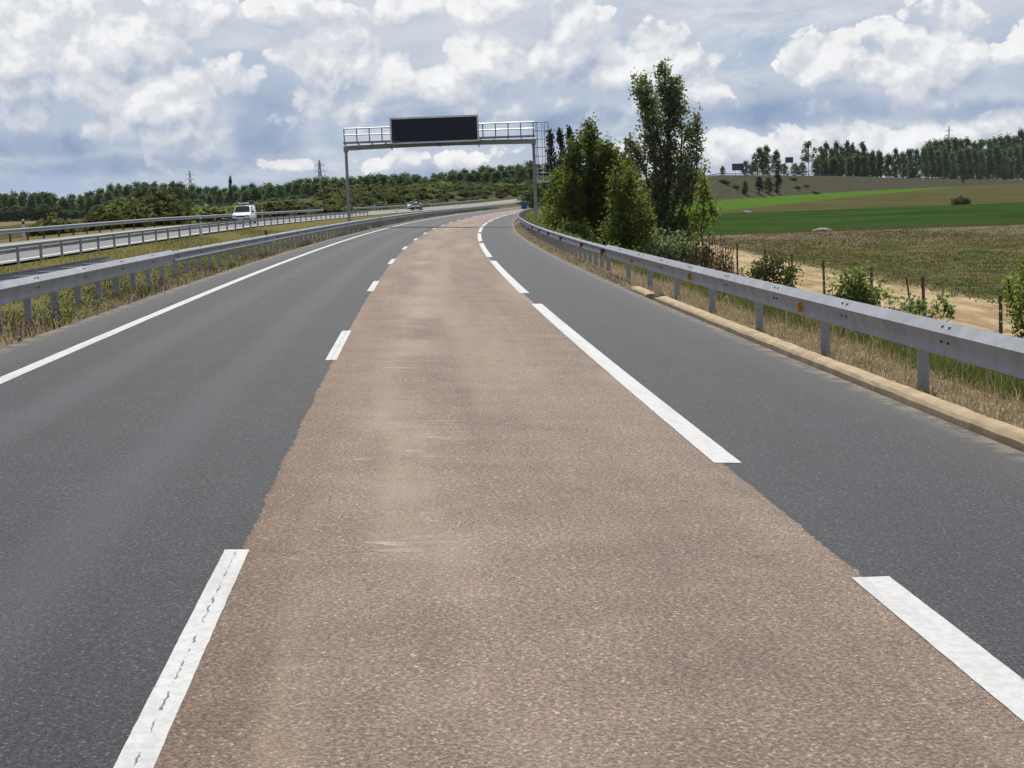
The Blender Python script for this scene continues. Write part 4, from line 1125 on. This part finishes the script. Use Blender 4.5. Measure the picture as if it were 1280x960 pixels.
# ------------------------------------------------------------------ scrub on the bank behind the opposite carriageway
def shrub_meshes(seed, mat, n=46, sz=.34):
    rng = R_(seed); C = []; mb = MB()
    for k in range(n):
        a = rng.uniform(0, 2 * math.pi); u = math.sqrt(rng.uniform(0, 1)); z = rng.uniform(.05, 1) * (1 - .55 * u * u)
        c = np.array([math.cos(a) * u * 1.25, math.sin(a) * u * 1.25, z * 2.0])
        C.append(c + rng.normal(0, .19, (26, 3)))
        if k % 5 == 0: mb.tube([(0, 0, -.3), tuple(c)], [.05, .015], 4)
    C = np.concatenate(C); C[:, 2] = np.maximum(C[:, 2], .03)
    s_ = mb.mesh('stems'); s_.materials.append(M_bark); l_ = leaves_mesh('foliage', C, sz, rng, .75); l_.materials.append(mat)
    return s_, l_
SH = [shrub_meshes(71, M_olive), shrub_meshes(72, M_olive), shrub_meshes(73, M_mid), shrub_meshes(74, M_far)]
def shrub(x, y, h, w, label, group, kinds=(0, 1, 2, 3), zb=None):
    s_, l_ = SH[rnd.choice(kinds)]
    r = empty('shrub', (x, y, gz(x, y) if zb is None else zb), label, 'shrub', group, rnd.uniform(0, 6.28)); r.scale = (w / 2.5, w / 2.5, h / 2.0)
    for nm, me in (('stems', s_), ('foliage', l_)):
        o = bpy.data.objects.new(nm, me); COL.objects.link(o); o.parent = r
for row, (t_, h_) in enumerate(((-33, 1.3), (-38, 1.8), (-44, 2.3), (-51, 2.8), (-59, 3.0))):
    s = s_for_px(418, t_, 120, 500) + rnd.uniform(0, 8)
    while s < 640:
        x, y = xy(s, t_ + rnd.uniform(-2, 2))
        shrub(float(x), float(y), h_ * rnd.uniform(.6, 1.25), h_ * rnd.uniform(1.6, 2.6), ('small rounded shrub low on the scrub bank behind the far rail' if row < 2 else 'larger shrub on the crest of the scrub bank below the wood'), 'shrubs on the scrub bank', (0, 0, 1, 1, 2, 3))
        s += rnd.uniform(6.5, 12)
gT = 'olive thicket behind the outer rail'
for px, tp, Yd, w_, k_ in ((128, 262, 150, 3.2, (0,)), (142, 256, 155, 3.6, (2, 0)), (156, 246, 160, 4.4, (0, 1)), (170, 241, 165, 5.2, (0, 1)), (184, 238, 168, 5.2, (0, 1)), (198, 243, 166, 4.4, (0, 1)), (212, 250, 172, 4.0, (1,)), (222, 258, 176, 3.0, (1, 3)), (160, 262, 148, 3.4, (1,)), (190, 262, 150, 3.6, (1,))):
    q = at(px, tp, Yd)
    while st(q[0], Yd)[1] > -26.6 - w_ * .62: Yd += 3; q = at(px, tp, Yd)
    g = gz(q[0], Yd)
    shrub(q[0], Yd, q[2] - g, w_, 'brownish olive bush in the thicket between the pale field and the white van' , gT, k_)
for px, tp, Yd, w_, lab in ((64, 270, 165, 4.6, 'reddish low bush sprawling in the pale field'), (75, 273, 170, 3.6, 'low bush at the right end of the reddish field bush'), (256, 258, 260, 7, 'light green bush left of the white van'), (284, 262, 270, 5, 'light green bush directly behind the white van'), (240, 264, 280, 5, 'low green bush further left of the van'),
                            (334, 252, 250, 6.5, 'grey hazy bush right behind the white van'), (352, 250, 255, 7, 'larger grey brown bush between van and gantry leg'), (372, 252, 260, 6.5, 'brown bush nearest to the left gantry leg'), (392, 258, 265, 5, 'low bush by the delineator near the gantry leg'), (412, 258, 260, 5, 'yellowish bush beside the left gantry leg'), (318, 262, 245, 4, 'small bush behind the van roof')):
    q = at(px, tp, Yd); g = gz(q[0], Yd)
    shrub(q[0], Yd, q[2] - g, w_, lab, 'bushes behind the outer rail', (2,) if 'green' in lab else (0, 1))
for k in range(34):
    px = 226 + k * 5.9 + rnd.uniform(-3, 3); Yd = rnd.uniform(262, 300); q = at(px, rnd.uniform(258, 263) if px < 300 else rnd.uniform(252, 258), Yd); g = gz(q[0], Yd)
    shrub(q[0], Yd, max(1.0, q[2] - g), rnd.uniform(4, 6.5), 'bush in the mixed hedge behind the outer rail, ' + ('around the white van' if px < 330 else 'towards the left gantry leg'), 'mixed hedge behind the outer rail', (0, 1, 2, 3) if px < 330 else (0, 1, 1, 2))
q = at(1201, 258, 345)
shrub(q[0], 345, 10 * 345 / F, 22 * 345 / F, 'pale round bush alone at the edge of the dark green field', None, (0,))
for k in range(14):
    px = 900 + k * 9 + rnd.uniform(-3, 3); py = rnd.uniform(225, 243); Yd = hit(px, py, 300); q = at(px, py, Yd)
    if 925 < px < 982: continue
    shrub(q[0], Yd, 1.6, 4.0, 'tiny dark shrub dotted over the embankment slope', 'tiny shrubs on the embankment slope', (0, 1))

# rubble and a pale hut-like heap in the fields
M_pale = concrete('pale_rubble', (.22, .21, .19), (.34, .33, .30), 1.0)
def heap(label, px, py, Yd, w, h, seed):
    rr = random.Random(seed); q = at(px, py, Yd); org = Vector((q[0], Yd, gz(q[0], Yd)))
    bm = bmesh.new(); bmesh.ops.create_icosphere(bm, subdivisions=3, radius=1)
    for v in bm.verts:
        k = 1 + rr.uniform(-.14, .14); v.co = Vector((v.co.x * w / 2 * k, v.co.y * w / 3 * k, max(-.1, v.co.z) * h * k))
    me = bpy.data.meshes.new('rubble_heap'); bm.to_mesh(me); bm.free()
    o = link('rubble_heap', me, None, [M_pale]); o.location = org; tag(o, label, 'heap')
heap('pale flat heap between the dark green and brown fields', 933, 264.5, 336, 2.2, .55, 3)
heap('grey flat stone heap at the near edge of the dark green field', 1028, 284.5, 186, 2.2, .4, 4)

# ------------------------------------------------------------------ grass and weeds
def scatter(name, rng, n, s0, s1, t0, t1, H, W, mat, lean=.35, patch=None, spow=1.0, zf=None):
    s = s0 + (s1 - s0) * rng.uniform(0, 1, n) ** spow; t = rng.uniform(t0, t1, n)
    if patch:
        k, thr = patch
        v = np.sin(s * k + 1.3 * np.sin(t * k * 1.7)) + np.sin(t * k * 2.3 + s * k * .6 + 1.1) + .8 * rng.normal(size=n)
        keep = v > thr; s, t = s[keep], t[keep]
    x, y = xy(s, t); z = zground(s, t, x, y) - .02
    B = np.stack([x, y, z], -1); n = len(B)
    h = H * rng.lognormal(0, .35, n); w = W * rng.uniform(.6, 1.3, n)
    o = link(name, blades_mesh(name, B, h, w, rng, lean), None, [mat]); tag(o, kind='stuff'); return o
g_ = R_(91)
def leafy(name, rng, n, s0, s1, t0, t1, H, size, mat, patch, spow=1.0, k=7, spread=.22):
    """low broad-leaved weeds: little heaps of leaves"""
    s = s0 + (s1 - s0) * rng.uniform(0, 1, n) ** spow; t = rng.uniform(t0, t1, n)
    kk, thr = patch
    v = np.sin(s * kk + 1.3 * np.sin(t * kk * 1.7)) + np.sin(t * kk * 2.3 + s * kk * .6 + 1.1) + .8 * rng.normal(size=n)
    keep = v > thr; s, t = s[keep], t[keep]
    x, y = xy(s, t); z = zground(s, t, x, y)
    B = np.repeat(np.stack([x, y, z], -1), k, 0); m_ = len(B)
    B = B + np.stack([rng.normal(0, spread, m_), rng.normal(0, spread, m_), H * rng.uniform(.05, 1, m_)], -1)
    o = link(name, leaves_mesh(name, B, size, rng, .6), None, [mat]); tag(o, kind='stuff'); return o
M_dryw = leaf_mat('dry_field_weeds', (.10, .08, .045), (.22, .18, .11), (.14, .115, .065), .25)
M_fleck = leaf_mat('pale_weed_flowers', (.30, .30, .20), (.50, .50, .38), (.36, .37, .22), .2)
scatter('dry_grass', g_, 34000, 9, 75, 6.5, 7.9, .10, .011, M_straw, .9, None, 1.3)
scatter('dry_grass', g_, 5000, 9, 70, 6.9, 8.6, .32, .010, M_straw, .55, (.8, .6), 1.3)
scatter('grass', g_, 22000, 9, 60, 7.3, 9.0, .26, .012, M_grass, .5, (.7, -.2), 1.3)
scatter('grass', g_, 16000, 10, 90, 8.0, 13.0, .38, .018, M_grass, .5, (.5, -.6), 1.2)
scatter('dry_grass', g_, 16000, 36, 150, 6.15, 7.2, .13, .016, M_straw, .8, None, 1.3)
scatter('grass', g_, 5000, 36, 150, 6.12, 6.5, .09, .018, M_grass, .6, (.9, .0), 1.2)
leafy('weeds', g_, 5000, 70, 260, 7.0, 16, .7, .16, M_mid, (.3, -.6))
leafy('weeds', g_, 2500, 48, 120, 7.6, 13, .4, .11, M_mid, (.5, .3))
leafy('dry_weeds', g_, 1500, 60, 200, 6.9, 9, .5, .12, M_olive, (.4, .2))
scatter('dry_grass', g_, 9000, 36, 110, 12.0, 16.8, .36, .024, M_straw, .5, (.4, .2))
scatter('grass', g_, 9000, 40, 110, 12.0, 16.8, .40, .030, M_grass, .5, (.4, .0))
leafy('weeds', g_, 10000, 40, 175, 23.6, 72, .22, .12, M_grass, (.13, .2))
leafy('dry_weeds', g_, 15000, 40, 195, 24.0, 80, .2, .12, M_dryw, (.1, -.6))
leafy('weed_flowers', g_, 6000, 50, 170, 25, 70, .35, .10, M_fleck, (.09, 1.3), 1.0, 5)
scatter('dry_weeds', g_, 24000, 20, 80, -6.3, -4.74, .15, .014, M_straw, .7, (.8, -.2), 1.2)
scatter('weeds', g_, 15000, 20, 110, -6.6, -4.78, .16, .018, M_grass, .6, (.7, .1), 1.2)
leafy('weeds', g_, 2600, 20, 120, -6.4, -4.85, .22, .05, M_mid, (.9, .2), 1.2, 9, .09)
leafy('dead_weeds', g_, 2600, 20, 120, -6.4, -4.8, .22, .045, M_dead, (.8, .3), 1.2, 9, .09)
scatter('dry_weeds', g_, 12000, 80, 250, -6.3, -4.7, .22, .035, M_straw, .7, (.3, -.1))
scatter('dead_weeds', g_, 9000, 20, 160, -6.5, -4.72, .18, .018, M_dead, .7, (.5, .2), 1.3)
leafy('dead_weeds', g_, 3000, 110, 330, -6.4, -4.75, .35, .13, M_olive, (.3, -.3), 1.0, 8, .2)
scatter('grass', g_, 26000, 40, 140, -16.4, -6.6, .12, .035, leaf_mat('median_grass', (.115, .115, .04), (.22, .19, .085), (.14, .145, .05), .25), .7, (.25, -.4))

# ------------------------------------------------------------------ the air
HAZE = .000022
mb = MB(); mb.box((-500, 1000, 42), (17000, 12000, 96))
hz = mb.build('haze', [], None); tag(hz, kind='stuff')
mh = bpy.data.materials.new('haze'); mh.use_nodes = True; nt = NT(mh.node_tree); nt.n.clear()
out = nt.node('ShaderNodeOutputMaterial'); pvn = nt.node('ShaderNodeVolumePrincipled')
pvn.inputs['Color'].default_value = (.84, .90, 1.0, 1); pvn.inputs['Density'].default_value = HAZE; pvn.inputs['Anisotropy'].default_value = .25
nt.l.new(pvn.outputs[0], out.inputs['Volume']); hz.data.materials.append(mh)

# ------------------------------------------------------------------ light and sky
SUN_EL, SUN_AZ = 57.0, 4.0                                          # azimuth from +Y, negative to the left
sl = bpy.data.lights.new('sun', 'SUN'); sl.energy = 4.8; sl.angle = math.radians(.53); sl.color = (1.0, .955, .88)
so = bpy.data.objects.new('sun', sl); COL.objects.link(so)
so.rotation_euler = (-math.radians(90 - SUN_EL), 0, -math.radians(SUN_AZ))
w = bpy.data.worlds.new('World'); scene.world = w; w.use_nodes = True
nt = NT(w.node_tree); nt.n.clear(); nt.dim = '2D'
STR = .1
sky = nt.node('ShaderNodeTexSky', sky_type='NISHITA'); sky.sun_disc = False
sky.sun_elevation = math.radians(SUN_EL); sky.sun_rotation = math.radians(SUN_AZ); sky.altitude = 800; sky.air_density = 1.0; sky.dust_density = 1.2; sky.ozone_density = 1.5
geo = nt.node('ShaderNodeTexCoord'); D = geo.outputs['Generated']
dx, dy, dz = nt.sep(D)
az = nt.m('ARCTAN2', dx, dy); hyp = nt.m('SQRT', nt.m('ADD', nt.m('MULTIPLY', dx, dx), nt.m('MULTIPLY', dy, dy)))
el = nt.m('ARCTAN2', dz, hyp)
U = nt.m('MULTIPLY', az, 21.0); V = nt.m('MULTIPLY', el, 21.0)
Pv = nt.comb(U, V, 0.0)
def UV_(x, y):
    d = ray(x, y); return (math.atan2(d[0], d[1]) * 21, math.atan2(d[2], math.hypot(d[0], d[1])) * 21)
# cumulus towers: direction (given where the view meets it), half width and half height, in 1/100 of the same unit
CUM = [((60, 75), 1.25, .75), ((150, 60), .7, .5), ((200, 135), 1.25, .62), ((60, 150), .6, .2), ((425, 88), .72, .60), ((510, 110), .85, .5), ((590, 85), .60, .58), ((605, 125), .5, .3),
       ((715, 60), .70, .55), ((800, 95), .9, .55), ((870, 110), .4, .3), ((705, 125), .5, .16), ((1040, 85), .50, .42), ((1075, 100), .3, .25), ((1170, 75), .85, .58), ((1265, 70), .5, .4),
       ((240, 187), .55, .12), ((330, 207), .5, .09), ((960, 190), 1.5, .24), ((1140, 180), 1.6, .30), ((860, 195), 1.0, .2), ((540, 200), .9, .10),
       ((300, 12), 1.7, .30), ((560, 8), 1.6, .24)]
grp = bpy.data.node_groups.new('cloud_density', 'ShaderNodeTree')
grp.interface.new_socket('Vector', in_out='INPUT', socket_type='NodeSocketVector')
grp.interface.new_socket('Density', in_out='OUTPUT', socket_type='NodeSocketFloat')
gt = NT(grp); gt.dim = '2D'; gi = gt.node('NodeGroupInput'); go = gt.node('NodeGroupOutput')
pv = gi.outputs[0]
wv = gt.noise(pv, 1.1, 3, .5, 0, 1)
pw = gt.vm('ADD', pv, gt.scale(gt.vm('SUBTRACT', wv, (.5, .5, .5)), (.5, .32, 0)))
acc = None
for (c, rx, ry) in CUM:
    cu, cv = UV_(*c); kk = 1.15 * min(1.0, ry / .5) ** .75
    n_ = gt.node('ShaderNodeVectorMath', operation='MULTIPLY_ADD'); gt.put(n_.inputs[0], pw)
    n_.inputs[1].default_value = (1 / rx, 1 / ry, 0); n_.inputs[2].default_value = (-cu / rx, -cv / ry, 0)
    e = gt.m('MULTIPLY_ADD', gt.vm('LENGTH', n_.outputs[0]), -kk, 1.20 * kk)
    acc = e if acc is None else gt.m('SMOOTH_MAX', acc, e, .12)
# billows: overlapping rounded heads at three sizes
nw = gt.scale(gt.vm('SUBTRACT', gt.noise(pv, 4.5, 4, .6, 0, 1), (.5, .5, .5)), (.20, .20, 0))
pb = gt.vm('ADD', gt.scale(pw, (1, 1.15, 1)), nw)
def billow(scale, k):
    vv = gt.voro(pb, scale)
    return gt.m('MULTIPLY_ADD', gt.m('MULTIPLY', vv, vv), -k, .20 * k)
bl = gt.m('ADD', gt.m('ADD', billow(1.35, 1.0), billow(3.2, .46)), billow(7.0, .20))
fb = gt.m('MULTIPLY', gt.m('SUBTRACT', gt.noise(pw, 7.0, 8, .60), .5), .30)
den = gt.m('ADD', acc, gt.m('ADD', bl, fb))
gt.l.new(den, go.inputs[0])
def dens(v):
    n = nt.node('ShaderNodeGroup'); n.node_tree = grp; nt.put(n.inputs[0], v); return n.outputs[0]
d0 = dens(Pv); d1 = dens(nt.vm('ADD', Pv, (-.06, .17, 0)))
# stratiform sheet and blue-grey undersides behind the cumulus
st_n = nt.noise(nt.scale(Pv, (.45, 1.5, 1)), 1.0, 7, .58, .4); st_f = nt.noise(nt.scale(Pv, (.9, 2.4, 1)), 1.0, 8, .60, .5)
k = 1.0 / STR
def kc(c): return tuple(v * k for v in c)
blue = nt.mix(.72, sky.outputs[0], kc((.24, .345, .585)))
haze = nt.mix(nt.ss(V, .0, 1.1), kc((.40, .50, .69)), blue)
grey = nt.mix(nt.ss(st_f, .30, .70), kc((.39, .46, .59)), kc((.66, .70, .76)))
topw = nt.ss(V, 1.3, 2.4)
sheet = nt.ss(nt.m('ADD', st_n, nt.m('MULTIPLY', topw, .25)), .38, .66)
base = nt.mix(sheet, haze, grey)
base = nt.mix(nt.m('MULTIPLY', nt.m('MULTIPLY', topw, nt.ss(st_n, .34, .62)), .8), base, kc((.76, .775, .82)))
DARK = [((60, 180), 1.1, .15), ((330, 150), .5, .55), ((200, 205), 1.7, .13), ((980, 140), 1.7, .20), ((540, 152), 1.0, .13), ((730, 150), .9, .13), ((1240, 142), 1.0, .14), ((560, 225), 1.2, .16)]
dk = None
pwd = nt.vm('ADD', Pv, nt.scale(nt.vm('SUBTRACT', nt.noise(Pv, 1.2, 5, .6, 0, 1), (.5, .5, .5)), (.9, .35, 0)))
for (c, rx, ry) in DARK:
    cu, cv = UV_(*c)
    d = nt.vm('LENGTH', nt.vm('MULTIPLY', nt.vm('SUBTRACT', pwd, (cu, cv, 0)), (1 / rx, 1 / ry, 0)))
    e = nt.ss(d, 1.35, .25); dk = e if dk is None else nt.m('MAXIMUM', dk, e)
base = nt.mix(nt.m('MULTIPLY', dk, .95), base, kc((.225, .315, .495)))
lit = nt.m('SUBTRACT', d0, d1)
big = nt.noise(nt.scale(Pv, (.8, 1.3, 1)), 1.0, 4, .55)
shade = nt.ss(nt.m('ADD', lit, nt.m('MULTIPLY', nt.m('SUBTRACT', big, .5), .9)), -.56, .56, 0, 1, 'LINEAR')
mask = nt.ss(d0, .0, nt.ss(shade, .25, .75, .75, .13, 'LINEAR'))
soft = nt.m('MULTIPLY', nt.ss(d0, -.75, .2), .62)
ccol = nt.mix(nt.ss(shade, .0, .5, 0, 1, 'LINEAR'), kc((.41, .485, .62)), kc((.70, .725, .775)))
ccol = nt.mix(nt.ss(shade, .52, 1.0), ccol, kc((.95, .95, .95)))
tv = nt.ss(nt.noise(nt.vm('ADD', Pv, (7, 3, 0)), 3.0, 6, .62), .3, .7, .92, 1.04, 'LINEAR'); ccol = nt.mix(1.0, ccol, nt.comb(tv, tv, tv), 'MULTIPLY')
c = nt.mix(soft, base, kc((.56, .615, .70)))
c = nt.mix(nt.m('MULTIPLY', mask, .94), c, ccol)
c = nt.mix(nt.m('MULTIPLY', dk, .48), c, kc((.285, .375, .555)))
# the rest of the sky: broken cloud overhead
pl_ = nt.vm('DIVIDE', D, nt.comb(nt.m('ADD', dz, .12), nt.m('ADD', dz, .12), nt.m('ADD', dz, .12)))
on = nt.noise(pl_, 1.6, 7, .6)
over = nt.mix(nt.ss(on, .44, .60), sky.outputs[0], kc((.48, .51, .58)))
c = nt.mix(nt.ss(el, .13, .30), c, over)
c = nt.mix(nt.ss(el, -.002, -.02), c, kc((.20, .20, .17)))
bg = nt.node('ShaderNodeBackground'); nt.put(bg.inputs[0], c); bg.inputs[1].default_value = STR
wo = nt.node('ShaderNodeOutputWorld'); nt.l.new(bg.outputs[0], wo.inputs[0])
w.cycles.sampling_method = 'NONE'

vs = scene.view_settings
scene.display_settings.display_device = 'sRGB'
vs.view_transform = 'Standard'; vs.look = 'None'; vs.exposure = 0.0; vs.gamma = 1.0; vs.use_curve_mapping = False
scene.render.engine = 'CYCLES'
cy = scene.cycles
cy.max_bounces = 5; cy.diffuse_bounces = 2; cy.glossy_bounces = 2; cy.transmission_bounces = 4; cy.transparent_max_bounces = 6
cy.volume_bounces = 0; cy.volume_max_steps = 64
scene.render.filter_size = 1.2
cy.use_denoising = True; cy.caustics_reflective = False; cy.caustics_refractive = False
cy.use_adaptive_sampling = True; cy.adaptive_threshold = .012
